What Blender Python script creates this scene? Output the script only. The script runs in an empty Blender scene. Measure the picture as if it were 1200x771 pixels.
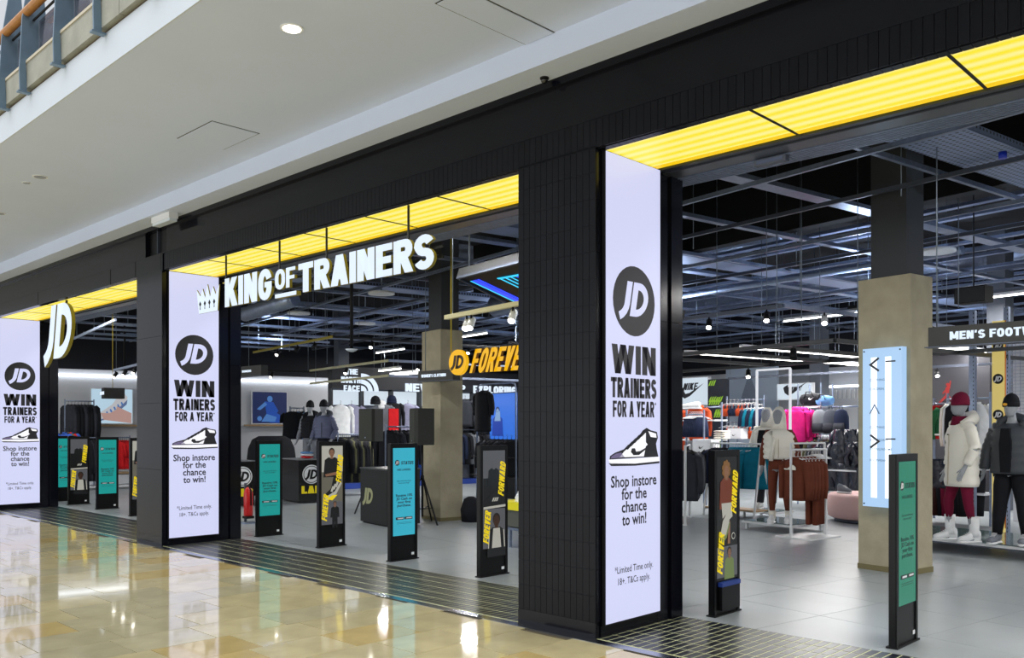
import bpy, math, random
from mathutils import Vector, Matrix
random.seed(7)
C = bpy.context.scene.collection
SC = bpy.context.scene

# ------------------------------------------------------------------ camera
F_PX, EYE = 1030.5, 1.6
ANG = math.atan2(1000, F_PX)
cam_d = bpy.data.cameras.new('camera'); cam = bpy.data.objects.new('camera', cam_d); C.objects.link(cam)
cam_d.sensor_width = 36; cam_d.lens = 36 * F_PX / 1200
cam_d.shift_y = (500 - 385.5) / 1200
cam_d.clip_start = .05; cam_d.clip_end = 200
cam.location = (0, 0, EYE); cam.rotation_euler = (math.pi / 2, 0, ANG)
SC.camera = cam
# ------------------------------------------------------------------ world, exposure
w = bpy.data.worlds.new('world'); SC.world = w; w.use_nodes = True
bg = w.node_tree.nodes['Background']; bg.inputs[0].default_value = (.90, .94, 1, 1); bg.inputs[1].default_value = 0.75
SC.view_settings.view_transform = 'Standard'; SC.view_settings.look = 'None'
SC.view_settings.exposure = 0; SC.view_settings.gamma = 1; SC.view_settings.use_curve_mapping = False
R10 = math.radians(10)
def IW(xi, yi, z=0.0):        # the shop's fittings stand on a grid turned by 10 degrees
    return Vector((xi * math.cos(R10) + yi * math.sin(R10), -xi * math.sin(R10) + yi * math.cos(R10), z))
def area(name, loc, sx, sy, power, rot=(0, 0, 0), col=(1, 1, 1), spread=None):
    l = bpy.data.lights.new(name, 'AREA'); l.shape = 'RECTANGLE'; l.size = sx; l.size_y = sy; l.energy = power; l.color = col
    if spread: l.spread = spread
    o = bpy.data.objects.new(name, l); C.objects.link(o); o.location = loc; o.rotation_euler = rot; return o
# added area lamps: overhead for mall daylight, behind the camera to light the facade
area('added_overhead_light', (-7, -3, 12), 26, 7, 1350, col=(.97, .98, 1))
area('added_front_light', (-9, -9, 2.2), 30, 3.2, 650, rot=(math.radians(90), 0, 0), col=(.93, .96, 1))
TUBES = []                     # filled while the tubes are built

# ------------------------------------------------------------------ materials
def lin(c):
    return tuple(((v / 255) / 12.92 if v / 255 <= .04045 else ((v / 255 + .055) / 1.055) ** 2.4) for v in c)
MATS = {}
def mat(name, rgb, rough=.6, metal=0, emit=0, spec=.5, var=0, noise=0, nscale=8, bump=0, bscale=40, coat=0, alpha=None, trans=0):
    if name in MATS: return MATS[name]
    m = bpy.data.materials.new(name); m.use_nodes = True; MATS[name] = m
    nt = m.node_tree; b = nt.nodes['Principled BSDF']; c = lin(rgb) + (1,)
    b.inputs['Base Color'].default_value = tuple(x * .12 for x in c[:3]) + (1,) if emit else c; b.inputs['Roughness'].default_value = rough
    b.inputs['Metallic'].default_value = metal; b.inputs['Specular IOR Level'].default_value = spec
    b.inputs['Coat Weight'].default_value = coat
    if trans: b.inputs['Transmission Weight'].default_value = trans
    if emit:
        b.inputs['Emission Color'].default_value = c; b.inputs['Emission Strength'].default_value = emit
    src = None
    if noise or var:
        mx = nt.nodes.new('ShaderNodeHueSaturation'); mx.inputs['Color'].default_value = c
        add = nt.nodes.new('ShaderNodeMath'); add.operation = 'ADD'; add.inputs[0].default_value = 1; add.inputs[1].default_value = 0
        if noise:
            tc = nt.nodes.new('ShaderNodeTexCoord'); n = nt.nodes.new('ShaderNodeTexNoise'); n.inputs['Scale'].default_value = nscale; n.inputs['Detail'].default_value = 5
            nt.links.new(tc.outputs['Object'], n.inputs['Vector'])
            mr = nt.nodes.new('ShaderNodeMapRange'); mr.inputs[1].default_value = .3; mr.inputs[2].default_value = .7
            mr.inputs[3].default_value = 1 - noise; mr.inputs[4].default_value = 1 + noise
            nt.links.new(n.outputs['Fac'], mr.inputs[0]); nt.links.new(mr.outputs[0], add.inputs[0])
        if var:
            oi = nt.nodes.new('ShaderNodeObjectInfo'); m2 = nt.nodes.new('ShaderNodeMapRange')
            m2.inputs[3].default_value = -var; m2.inputs[4].default_value = var
            nt.links.new(oi.outputs['Random'], m2.inputs[0]); nt.links.new(m2.outputs[0], add.inputs[1])
        nt.links.new(add.outputs[0], mx.inputs['Value']); nt.links.new(mx.outputs[0], b.inputs['Base Color'])
    if bump:
        tc = nt.nodes.new('ShaderNodeTexCoord'); n = nt.nodes.new('ShaderNodeTexNoise'); n.inputs['Scale'].default_value = bscale; n.inputs['Detail'].default_value = 4
        nt.links.new(tc.outputs['Object'], n.inputs['Vector'])
        bp = nt.nodes.new('ShaderNodeBump'); bp.inputs['Strength'].default_value = bump; bp.inputs['Distance'].default_value = .02
        nt.links.new(n.outputs['Fac'], bp.inputs['Height']); nt.links.new(bp.outputs[0], b.inputs['Normal'])
    return m
tileblack = mat('black_glazed_tile', (14, 15, 21), .32, spec=.16, var=.2)
panelblack = mat('black_panel', (13, 14, 22), .16, spec=.26)
grout = mat('dark_grout', (30, 34, 42), .8)
fascia_m = mat('polished_black_fascia', (14, 15, 22), .14, spec=.26, noise=.15, nscale=2)
black = mat('matt_black', (14, 14, 16), .55, spec=.3)
steel = mat('brushed_steel', (170, 176, 186), .22, metal=1)
galv = mat('galvanised_steel', (140, 152, 175), .38, metal=.75, noise=.12, nscale=20)
galv_d = mat('weathered_galvanised_steel', (92, 98, 112), .45, metal=.7)
plaster = mat('white_plaster', (206, 216, 238), .85, noise=.015, nscale=1.5)
whitepaint = mat('white_paint', (228, 230, 234), .5)
stone = mat('cream_limestone', (212, 198, 152), .08, spec=.95, coat=.35, var=.05, noise=.13, nscale=3.2, bump=.015, bscale=7)
stone_o = mat('ochre_limestone', (210, 186, 124), .08, spec=.95, coat=.35, var=.05, noise=.12, nscale=3.2, bump=.015, bscale=7)
stone_g = mat('grey_green_limestone', (198, 188, 150), .08, spec=.95, coat=.35, var=.05, noise=.12, nscale=3.2, bump=.015, bscale=7)
stonejoint = mat('brown_stone_joint', (96, 84, 60), .7)
slab = mat('grey_porcelain_slab', (144, 150, 153), .33, spec=.45, var=.03, noise=.05, nscale=2.5)
slabjoint = mat('pale_slab_joint', (196, 198, 198), .7)
mattile = mat('dark_entrance_tile', (24, 27, 38), .3, spec=.35, var=.25)
matbar = mat('pale_entrance_grid', (196, 198, 150), .5)
concrete = mat('raw_concrete', (160, 152, 128), .85, noise=.1, nscale=5, bump=.2, bscale=30)
concrete2 = mat('balcony_concrete', (150, 150, 138), .8, noise=.16, nscale=4, bump=.2)
darkpaint = mat('dark_navy_paint', (24, 26, 36), .75)
darkceil = mat('dark_ceiling', (11, 12, 17), .85)
palewall = mat('pale_grey_wall', (205, 207, 212), .7)
screen = mat('led_screen_glow', (210, 213, 246), .3, emit=.95)
screenink = mat('led_screen_ink', (66, 64, 70), .4, emit=.30)
screenink_d = mat('led_screen_dark_ink', (34, 34, 42), .4)
letterface = mat('lit_white_letter', (226, 240, 255), .4, emit=.95)
letterside = mat('letter_return', (150, 138, 40), .35, spec=.5)  # yellow light of the panels put into the colour of the letter sides
white = mat('plain_white', (235, 236, 238), .45)
rodm = mat('dark_steel_rod', (58, 60, 62), .35, metal=.6)
rodl = mat('zinc_rod', (128, 138, 150), .35, metal=.6)
brass = mat('brass_chain', (190, 170, 60), .35, metal=.5)
orange = mat('amber_letter', (252, 190, 16), .4, emit=.82)

# ------------------------------------------------------------------ mesh builder
class Fr:                      # a flat frame: origin, right, up, outward normal
    def __init__(s, o, ux, uy=(0, 0, 1)):
        s.o = Vector(o); s.ux = Vector(ux).normalized(); s.uy = Vector(uy).normalized(); s.n = s.ux.cross(s.uy)
    def p(s, x, y, d=0): return s.o + s.ux * x + s.uy * y + s.n * d
def fr_side(x, y, z=0): return Fr((x, y, z), (0, 1, 0))       # seen from +X
def fr_front(x, y, z=0): return Fr((x, y, z), (1, 0, 0))      # seen from -Y
class MB:
    def __init__(s): s.v = []; s.f = []; s.mi = []; s.sm = []
    def face(s, idx, m=0, sm=False): s.f.append(tuple(idx)); s.mi.append(m); s.sm.append(sm)
    def box(s, x0, x1, y0, y1, z0, z1, m=0):
        n = len(s.v)
        s.v += [(x, y, z) for z in (z0, z1) for y in (y0, y1) for x in (x0, x1)]
        for q in ((0, 2, 3, 1), (4, 5, 7, 6), (0, 1, 5, 4), (2, 6, 7, 3), (0, 4, 6, 2), (1, 3, 7, 5)): s.face([n + i for i in q], m)
        return s
    def bar(s, a, b, wx, wz=None, m=0):       # square bar from a to b
        a = Vector(a); b = Vector(b); d = (b - a).normalized(); wz = wz or wx
        up = Vector((0, 0, 1)) if abs(d.z) < .95 else Vector((0, 1, 0))
        r = d.cross(up).normalized(); u = r.cross(d).normalized(); n = len(s.v)
        for p in (a, b):
            for i, j in ((-1, -1), (1, -1), (1, 1), (-1, 1)): s.v.append(tuple(p + r * (wx / 2 * i) + u * (wz / 2 * j)))
        for q in ((3, 2, 1, 0), (4, 5, 6, 7), (0, 1, 5, 4), (1, 2, 6, 5), (2, 3, 7, 6), (3, 0, 4, 7)): s.face([n + i for i in q], m)
        return s
    def prism(s, fr, poly, d0, d1, m=0, mside=None):
        n = len(s.v); k = len(poly)
        ar = sum(poly[i][0] * poly[(i + 1) % k][1] - poly[(i + 1) % k][0] * poly[i][1] for i in range(k))
        if ar < 0: poly = poly[::-1]
        for d in (d0, d1):
            for x, y in poly: s.v.append(tuple(fr.p(x, y, d)))
        s.face([n + k + i for i in range(k)], m); s.face([n + i for i in reversed(range(k))], mside if mside is not None else m)
        for i in range(k):
            j = (i + 1) % k; s.face((n + i, n + j, n + k + j, n + k + i), mside if mside is not None else m)
        return s
    def rings(s, rings, m=0, cap=True, sm=True, closed=True):
        n = len(s.v); k = len(rings[0])
        for r in rings: s.v += [tuple(p) for p in r]
        for a in range(len(rings) - 1):
            for i in range(k if closed else k - 1):
                j = (i + 1) % k; s.face((n + a * k + i, n + a * k + j, n + (a + 1) * k + j, n + (a + 1) * k + i), m, sm)
        if cap:
            s.face([n + i for i in reversed(range(k))], m); s.face([n + (len(rings) - 1) * k + i for i in range(k)], m)
        return s
    def tube(s, path, r, n=8, m=0, sm=True):
        path = [Vector(p) for p in path]; rr = r if isinstance(r, (list, tuple)) else [r] * len(path); out = []
        for i, p in enumerate(path):
            d = ((path[min(i + 1, len(path) - 1)] - path[max(i - 1, 0)])).normalized()
            up = Vector((0, 0, 1)) if abs(d.z) < .9 else Vector((0, 1, 0))
            a = d.cross(up).normalized(); b = a.cross(d)
            e = rr[i]; ex, ey = (e if isinstance(e, tuple) else (e, e))
            out.append([p + a * (ex * math.cos(2 * math.pi * k / n)) + b * (ey * math.sin(2 * math.pi * k / n)) for k in range(n)])
        return s.rings(out, m, True, sm)
    def ell(s, specs, n=16, m=0, fn=None):    # stacked ellipses: (cx, cy, z, rx, ry)
        out = []
        for q, (cx, cy, z, rx, ry) in enumerate(specs):
            ring = []
            for k in range(n):
                a = 2 * math.pi * k / n; e = fn(q, a) if fn else 1
                ring.append((cx + rx * e * math.cos(a), cy + ry * e * math.sin(a), z))
            out.append(ring)
        return s.rings(out, m)
    def disc(s, fr, cx, cy, r, d0, d1, m=0, n=32, ry=None):
        ry = ry or r
        return s.prism(fr, [(cx + r * math.cos(2 * math.pi * k / n), cy + ry * math.sin(2 * math.pi * k / n)) for k in range(n)], d0, d1, m)
    def mesh(s, name, mats):
        me = bpy.data.meshes.new(name); me.from_pydata(s.v, [], s.f)
        for m in (mats if isinstance(mats, (list, tuple)) else [mats]): me.materials.append(m)
        me.polygons.foreach_set('material_index', s.mi); me.polygons.foreach_set('use_smooth', s.sm); me.update(); return me
    def build(s, name, mats, parent=None, loc=(0, 0, 0), rz=0):
        o = bpy.data.objects.new(name, s.mesh(name, mats)); C.objects.link(o); o.parent = parent; o.location = loc; o.rotation_euler = (0, 0, rz); return o
def tag(o, label=None, cat=None, group=None, kind=None):
    if label: o['label'] = label
    if cat: o['category'] = cat
    if group: o['group'] = group
    if kind: o['kind'] = kind
    return o
def thing(name, label, cat, loc=(0, 0, 0), rz=0, group=None):
    o = bpy.data.objects.new(name, None); C.objects.link(o); o.location = loc; o.rotation_euler = (0, 0, rz); o.empty_display_size = .1
    return tag(o, label, cat, group)
def setting(name, label=None, loc=(0, 0, 0), rz=0):
    o = bpy.data.objects.new(name, None); C.objects.link(o); o.location = loc; o.rotation_euler = (0, 0, rz); o['kind'] = 'structure'
    if label: o['label'] = label
    return o
def inst(src, name, parent=None, loc=(0, 0, 0), rz=0):
    o = bpy.data.objects.new(name, src); C.objects.link(o); o.parent = parent; o.location = loc; o.rotation_euler = (0, 0, rz); return o
def dup(root, loc, rz, label=None, group=None):
    r = root.copy(); C.objects.link(r); r.location = loc; r.rotation_euler = (0, 0, rz)
    if label: r['label'] = label
    if group: r['group'] = group
    for ch in list(root.children):
        c = ch.copy(); C.objects.link(c); c.parent = r
        for g in list(ch.children):
            d = g.copy(); C.objects.link(d); d.parent = c
    return r
# a pixel of the photograph met with a plane of the place
def ray(u, v):
    a = (u - 600) / F_PX; s, c = math.sin(ANG), math.cos(ANG)
    return Vector((-s + a * c, c + a * s, (500 - v) / F_PX))
def at_z(u, v, z=0.0): d = ray(u, v); return Vector((0, 0, EYE)) + d * ((z - EYE) / d.z)
def at_y(u, v, y): d = ray(u, v); return Vector((0, 0, EYE)) + d * (y / d.y)
def at_x(u, v, x): d = ray(u, v); return Vector((0, 0, EYE)) + d * (x / d.x)
def toI(p): return Vector((p.x * math.cos(R10) - p.y * math.sin(R10), p.x * math.sin(R10) + p.y * math.cos(R10), p.z))
def at_yi(u, v, yi):
    d = toI(ray(u, v)); q = d * (yi / d.y); return Vector((q.x, q.y, q.z + EYE))     # in shop-grid coordinates
def at_xi(u, v, xi):
    d = toI(ray(u, v)); q = d * (xi / d.x); return Vector((q.x, q.y, q.z + EYE))
def at_zi(u, v, z=0.0): return toI(at_z(u, v, z))

# ------------------------------------------------------------------ stroke lettering
def ribbon(pts, t):
    L, Rr = [], []
    for i, p in enumerate(pts):
        p = Vector(p); a = Vector(pts[max(i - 1, 0)]); b = Vector(pts[min(i + 1, len(pts) - 1)]); d = (b - a).normalized(); nrm = Vector((-d.y, d.x))
        k = t / 2
        if 0 < i < len(pts) - 1:
            d1 = (p - a).normalized(); k = k / max(.5, abs(nrm.dot(Vector((-d1.y, d1.x)))))
        L.append(p + nrm * k); Rr.append(p - nrm * k)
    return [[tuple(L[i]), tuple(L[i + 1]), tuple(Rr[i + 1]), tuple(Rr[i])] for i in range(len(pts) - 1)]
def arc(cx, cy, rx, ry, a0, a1, n=10):
    return [(cx + rx * math.cos(math.radians(a0 + (a1 - a0) * k / n)), cy + ry * math.sin(math.radians(a0 + (a1 - a0) * k / n))) for k in range(n + 1)]
def rect(x0, y0, x1, y1): return [(x0, y0), (x1, y0), (x1, y1), (x0, y1)]
def dg(x0, y0, x1, y1, k): return [(x0 - k, y0), (x0 + k, y0), (x1 + k, y1), (x1 - k, y1)]
def glyph(ch, t, W=.62):
    h = t / 2; l = h; r = W - h; k = t * .56; u = t * .85      # u: horizontal stroke weight
    tp, bt = 1 - u / 2, u / 2
    V0 = rect(0, 0, t, 1); V1 = rect(W - t, 0, W, 1)
    H = lambda y, x0=0, x1=W: rect(x0, y - u / 2, x1, y + u / 2)
    if ch == 'I': return [rect(0, 0, t, 1)], t
    if ch == "'": return [dg(t * .4, .68, t * .55, 1, t * .35)], t
    if ch == '.': return [rect(0, 0, t, t)], t
    if ch == '*': return [rect(.02, .84, .22, .9), rect(.09, .77, .15, .97)], .22
    if ch == '%': return ribbon(arc(.15, .78, .1, .14, 0, 360), t * .6) + ribbon(arc(.6, .22, .1, .14, 0, 360), t * .6) + [dg(.15, 0, .6, 1, t * .3)], .75
    if ch in '01':
        if ch == '1': return [rect(.12, 0, .12 + t, 1), dg(.03, .68, .2, .95, t * .5)], .12 + t
        ch = 'O'
    if ch == 'T': return [H(tp), rect(W / 2 - h, 0, W / 2 + h, 1)], W
    if ch == 'L': return [V0, H(bt, 0, W * .88)], W * .88
    if ch == 'E': return [V0, H(bt, 0, W * .9), H(tp, 0, W * .9), H(.51, 0, W * .84)], W * .9
    if ch == 'F': return [V0, H(tp, 0, W * .9), H(.5, 0, W * .82)], W * .9
    if ch == 'H': return [V0, V1, H(.5)], W
    if ch == 'N': return [V0, V1, dg(k, 1, W - k, 0, k)], W
    if ch == 'M':
        W2 = W * 1.3; return [V0, rect(W2 - t, 0, W2, 1), dg(k, 1, W2 / 2, .15, k * .9), dg(W2 - k, 1, W2 / 2, .15, k * .9)], W2
    if ch == 'V': return [dg(k, 1, W / 2, 0, k), dg(W - k, 1, W / 2, 0, k)], W
    if ch == 'Y': return [dg(k, 1, W / 2, .38, k), dg(W - k, 1, W / 2, .38, k), rect(W / 2 - h, 0, W / 2 + h, .45)], W
    if ch == 'X': return [dg(k, 1, W - k, 0, k), dg(W - k, 1, k, 0, k)], W
    if ch == 'W':
        W2 = W * 1.55; q = k * .92
        return [dg(q, 1, W2 * .27, 0, q), dg(W2 * .5, 1, W2 * .27, 0, q), dg(W2 * .5, 1, W2 * .73, 0, q), dg(W2 - q, 1, W2 * .73, 0, q)], W2
    if ch == 'A':
        W2 = W * 1.08; return [dg(k, 0, W2 / 2, 1, k), dg(W2 - k, 0, W2 / 2, 1, k), rect(W2 * .25, .2, W2 * .75, .2 + u * .8)], W2
    if ch == 'K': return [V0, dg(W - k, 1, t * .9, .42, k * 1.05), dg(W + .02 - k, 0, t * 1.3, .56, k * 1.1)], W + .02
    if ch in 'OGCQUDJSPRB' or ch == '0':
        cx = W / 2; rx = W / 2 - h; ry = min(.3, .5 - u / 2)
        if ch == 'O': return ribbon(arc(cx, 1 - u / 2 - ry, rx, ry, 0, 180) + arc(cx, u / 2 + ry, rx, ry, 180, 360) + [(r, 1 - u / 2 - ry)], t), W
        if ch in 'GC':
            base = ribbon(arc(cx, 1 - u / 2 - ry, rx, ry, 15, 180) + arc(cx, u / 2 + ry, rx, ry, 180, 345 if ch == 'C' else 360), t)
            if ch == 'G': base += [rect(cx - .02, .5 - u / 2, W, .5 + u / 2 * .8), rect(W - t, u / 2 + ry - .05, W, .5)]
            return base, W
        if ch == 'U': return ribbon([(l, 1), (l, u / 2 + ry)] + arc(cx, u / 2 + ry, rx, ry, 180, 360) + [(r, 1)], t), W
        if ch == 'D': return [V0] + ribbon([(t * .5, tp)] + arc(W - .32, .5, .32 - h, .5 - u / 2, 90, -90, 14) + [(t * .5, bt)], t * .93), W
        if ch == 'J': return ribbon([(W * .62, 1), (W * .62, .3)] + arc(W * .62 - .25, .3, .25, .3 - u / 2, 0, -95, 8), t), W * .62 + h
        if ch in 'PR':
            o = [V0] + ribbon([(h, tp)] + arc(W - .26, .715, .26 - h, .285 - u / 2, 90, -90, 10) + [(h, .43 + u / 2)], t * .93)
            if ch == 'R': o.append(dg(W - k + .02, 0, W * .5, .5, k))
            return o, W
        if ch == 'B':
            return [V0] + ribbon([(h, tp)] + arc(W - .28, .75, .26 - h, .25 - u / 2, 90, -90, 8) + [(h, .5)], t * .9) + ribbon([(h, .5)] + arc(W - .26, .26, .26 - h, .26 - u / 2, 90, -90, 8) + [(h, bt)], t * .9), W
        if ch == 'S':
            ry2 = .25 - u / 4
            return ribbon(arc(cx, .75 - u / 4, rx, ry2, 20, 180, 8) + arc(cx, .75 - u / 4, rx * .9, ry2, 180, 262, 3)[1:] + arc(cx, .25 + u / 4, rx, ry2, 82, 0, 4) + arc(cx, .25 + u / 4, rx, ry2, 0, -160, 8)[1:], t * .95), W
    return [], W * .5
def letters(text, t=.22, W=.62, gap=.07, sx=1, shear=0):
    x = 0; out = []
    for ch in text:
        if ch == ' ': x += .32 * sx; continue
        g, wd = glyph(ch, t, W)
        out.append((ch, [[((x + px * sx) + shear * py, py) for px, py in p] for p in g])); x += wd * sx + gap
    return out, x - gap
def word(mb, fr, text, cx, y, size, width=None, m=0, d0=0, d1=.002, mside=None, **kw):
    ls, wd = letters(text, **kw); sxx = (width / (wd * size)) if width else 1
    for ch, polys in ls:
        for p in polys: mb.prism(fr, [(cx + (px - wd / 2) * size * sxx, y + py * size) for px, py in p], d0, d1, m, mside)
    return mb
_tc = {}
def text_mb(mb, fr, text, cx, y, size, m=0, d=.002, bold=0, width=None, align='c'):      # small print in the built-in typeface
    key = (text, bold)
    if key not in _tc:
        cu = bpy.data.curves.new('t', 'FONT'); cu.body = text; cu.size = 1; cu.offset = bold; cu.resolution_u = 2
        o = bpy.data.objects.new('t', cu); C.objects.link(o)
        me = bpy.data.meshes.new_from_object(o.evaluated_get(bpy.context.evaluated_depsgraph_get()))
        _tc[key] = ([tuple(v.co) for v in me.vertices], [tuple(p.vertices) for p in me.polygons])
        bpy.data.objects.remove(o); bpy.data.curves.remove(cu); bpy.data.meshes.remove(me)
    vs, fs = _tc[key]
    if not vs: return mb
    x0 = min(v[0] for v in vs); x1 = max(v[0] for v in vs); k = size; kx = (width / (x1 - x0)) if width else k
    off = (x0 + x1) / 2 if align == 'c' else x0
    n = len(mb.v)
    for v in vs: mb.v.append(tuple(fr.p(cx + (v[0] - off) * kx, y + v[1] * k, d)))
    for f in fs: mb.face([n + i for i in f], m)
    return mb
def jd_polys(cx, cy, s):       # the slanted two-letter mark, s = height
    sh = .22; t = .25; out = []
    J = [rect(.28, .38, .28 + t, 1)] + ribbon([(.405, .42), (.405, .34), (.385, .24), (.33, .13), (.24, .04), (.12, -.03)], t)
    D = [rect(.60, 0, .60 + t, 1)] + ribbon([(.70, 1 - t * .42), (.83, 1 - t * .42)] + arc(.86, .5, .42, .5 - t * .42, 84, -84, 14) + [(.83, t * .42), (.70, t * .42)], t * .84)
    for p in J + D: out.append([(x + sh * (y - .5), y) for x, y in p])
    return [[(cx + (x - .72) * s, cy + (y - .5) * s) for x, y in p] for p in out]
SW = [(0, .35), (.06, .12), (.2, .0), (.42, .1), (1, .62), (.42, .24), (.24, .2), (.18, .3), (.2, .5), (.06, .42)]
def swoosh(mb, fr, x, y, w_, d, m, flip=1):
    mb.prism(fr, [(x + flip * px * w_, y + py * w_ * .75) for px, py in SW], 0, d, m)
def sneaker_print(mb, fr, x, y, w_, W_, K, G, d=.0015):   # toe to the left; W_/K/G material indices
    T = lambda pts: [(x + px * w_, y + py * w_ * .5) for px, py in pts]
    up = [(.02, .12), (.03, .2), (.12, .27), (.28, .34), (.42, .45), (.56, .6), (.66, .78), (.74, .84), (.82, .78), (.95, .74), (.97, .6), (.93, .45), (.95, .3), (.98, .14)]
    mb.prism(fr, T(up), 0, d, K)
    mb.prism(fr, T([(.2, .16), (.3, .3), (.42, .42), (.56, .56), (.66, .72), (.72, .72), (.72, .5), (.84, .3), (.9, .16)]), d, 2 * d, W_)
    mb.prism(fr, T([(.04, .14), (.06, .2), (.14, .25), (.24, .27), (.3, .16)]), d, 2 * d, G)
    mb.prism(fr, T([(.77, .76), (.93, .7), (.94, .6), (.82, .62)]), d, 2 * d, W_)
    mb.prism(fr, T([(.68, .16), (.72, .4), (.86, .56), (.93, .44), (.96, .16)]), 2 * d, 3 * d, K)
    for q in range(5): mb.prism(fr, T([(.3 + q * .07, .36 + q * .075), (.36 + q * .07, .33 + q * .075), (.43 + q * .07, .42 + q * .075), (.37 + q * .07, .45 + q * .075)]), 2 * d, 3 * d, K)
    mb.prism(fr, T([(.42, .28), (.47, .2), (.58, .2), (.86, .46), (.6, .29), (.52, .28), (.5, .36), (.44, .36)]), 3 * d, 4 * d, K)
    mb.prism(fr, T([(0, .12), (.03, .02), (.5, 0), (1, .03), (1, .14), (.5, .12)]), 2 * d, 3 * d, W_)
    mb.prism(fr, T([(0, .04), (.05, -.03), (.5, -.05), (1, -.02), (1, .03), (.5, 0)]), 2 * d, 3 * d, K)

# ================================================================== THE SETTING
Y0, Y1, ZL, XR = 5.19, 6.33, 3.70, 5.0
# mall floor: stone tiles in strips, offset joints
fl = setting('floor', 'polished cream limestone mall floor')
MB().box(-34, 9, -13, Y0 - .10, -.12, -.010).build('floor_bed', stonejoint, fl)
tw, tl = .487, .61
tm = [MB().box(-tw / 2 + .0032, tw / 2 - .0032, -tl / 2 + .0032, tl / 2 - .0032, -.03, 0).mesh('tile', m) for m in (stone, stone_o, stone_g)]
cells = []
for i in range(-70, 20):
    cx = -4.79 + tw * (i + .5); offs = (.10 if i % 2 else -.04) + (.02 * ((i * 7) % 3))
    for j in range(-22, 9):
        cy = 3.84 + offs + tl * (j - .5)
        if cy - tl / 2 > 4.96: continue
        cells.append((cx, cy))
def proj(x, y, z=0):
    dep = -math.sin(ANG) * x + math.cos(ANG) * y
    if dep < .3: return None
    a = (math.cos(ANG) * x + math.sin(ANG) * y) / dep
    return 600 + F_PX * a, 500 - F_PX * (z - EYE) / dep, dep
seen = []
for c in cells:
    q = proj(*c)
    if q and -60 < q[0] < 1260 and q[1] < 800: seen.append((q[2], c))
seen.sort(); near = set(c for _, c in seen[:298])
rest = [MB(), MB(), MB(), MB()]
for c in cells:
    r = random.Random(int(c[0] * 977 + c[1] * 313)).random(); k = 0 if r < .62 else (1 if r < .78 else 2)
    if c[1] + tl / 2 > 5.086: rest[3].box(c[0] - tw / 2 + .0032, c[0] + tw / 2 - .0032, c[1] - tl / 2 + .0032, 5.086, -.03, 0) if c[0] > -34 else None
    elif c in near: inst(tm[k], 'tile', fl, (c[0], c[1], 0))
    elif c[0] > -34: rest[k].box(c[0] - tw / 2 + .0032, c[0] + tw / 2 - .0032, c[1] - tl / 2 + .0032, c[1] + tl / 2 - .0032, -.03, 0)
for k in range(4): tag(rest[k].build('floor_tiles', (stone, stone_o, stone_g, stone)[k], fl), kind='stuff')
# steel threshold strip
MB().box(-34, 9, Y0 - .10, Y0 - .004, -.05, .003).build('trim_1', steel)['kind'] = 'structure'
# entrance grid floor
en = setting('entrance_grid', 'dark tiled entrance grid with pale bars')
MB().box(-34, 9, Y0 - .004, Y1, -.05, -.0015).build('grid_bed', matbar, en)
pw, pl = .0725, .1858
em = MB().box(-pw / 2 + .0065, pw / 2 - .0065, -pl / 2 + .007, pl / 2 - .007, -.02, 0).mesh('grid_tile', mattile)
st = MB(); n = 0
for i in range(-400, 120):
    x = -4.14 + pw * (i + .5)
    for j in range(6):
        y = 5.215 + pl * (j + .5)
        if y + pl / 2 > Y1 + .01: continue
        if -4.16 < x < -1.75 and n < 296: inst(em, 'grid_tile', en, (x, y, 0)); n += 1
        elif x > -22: st.box(x - pw / 2 + .0065, x + pw / 2 - .0065, y - pl / 2 + .007, y + pl / 2 - .007, -.02, 0)
tag(st.build('grid_tiles', mattile, en), kind='stuff')
# shop floor: large slabs on the turned grid
sf = setting('floor_shop', 'grey porcelain shop floor', rz=-R10)
def clipY(poly, y0):          # keep the world side y > y0
    out = []
    for i in range(len(poly)):
        a, b = poly[i], poly[(i + 1) % len(poly)]; ya, yb = IW(*a).y, IW(*b).y
        if ya > y0: out.append(a)
        if (ya > y0) != (yb > y0):
            t = (y0 - ya) / (yb - ya); out.append((a[0] + (b[0] - a[0]) * t, a[1] + (b[1] - a[1]) * t))
    return out
FZ = Fr((0, 0, 0), (1, 0, 0), (0, 1, 0))
MB().prism(FZ, clipY([(-30, -4), (9, -4), (9, 24), (-30, 24)], Y1), -.06, -.004).build('slab_bed', slabjoint, sf)
sp = .91; sm_ = MB().box(-sp / 2 + .002, sp / 2 - .002, -sp / 2 + .002, sp / 2 - .002, -.03, 0).mesh('slab', slab)
st = MB(); n = 0; sl = []
for i in range(-28, 14):
    for j in range(-16, 16):
        x0 = -5.42 + sp * i; y0 = 10.12 + sp * j
        po = [(x0 + .002, y0 + .002), (x0 + sp - .002, y0 + .002), (x0 + sp - .002, y0 + sp - .002), (x0 + .002, y0 + sp - .002)]
        if y0 > 23.5 or y0 < -4: continue
        c = clipY(po, Y1)
        if len(c) < 3: continue
        q = proj(*IW(x0 + sp / 2, y0 + sp / 2)[:2])
        sl.append((q[2] if q and -40 < q[0] < 1240 else 99, x0, y0, c, len(c) == 4 and c == po))
sl.sort(key=lambda t: t[0])
for k, (dp, x0, y0, c, full) in enumerate(sl):
    if k < 290 and dp < 90:
        if full: inst(sm_, 'slab', sf, (x0 + sp / 2, y0 + sp / 2, 0))
        else: MB().prism(FZ, c, -.03, 0).build('slab', slab, sf)
    else: st.prism(FZ, c, -.03, 0)
tag(st.build('slabs', slab, sf), kind='stuff')

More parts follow.
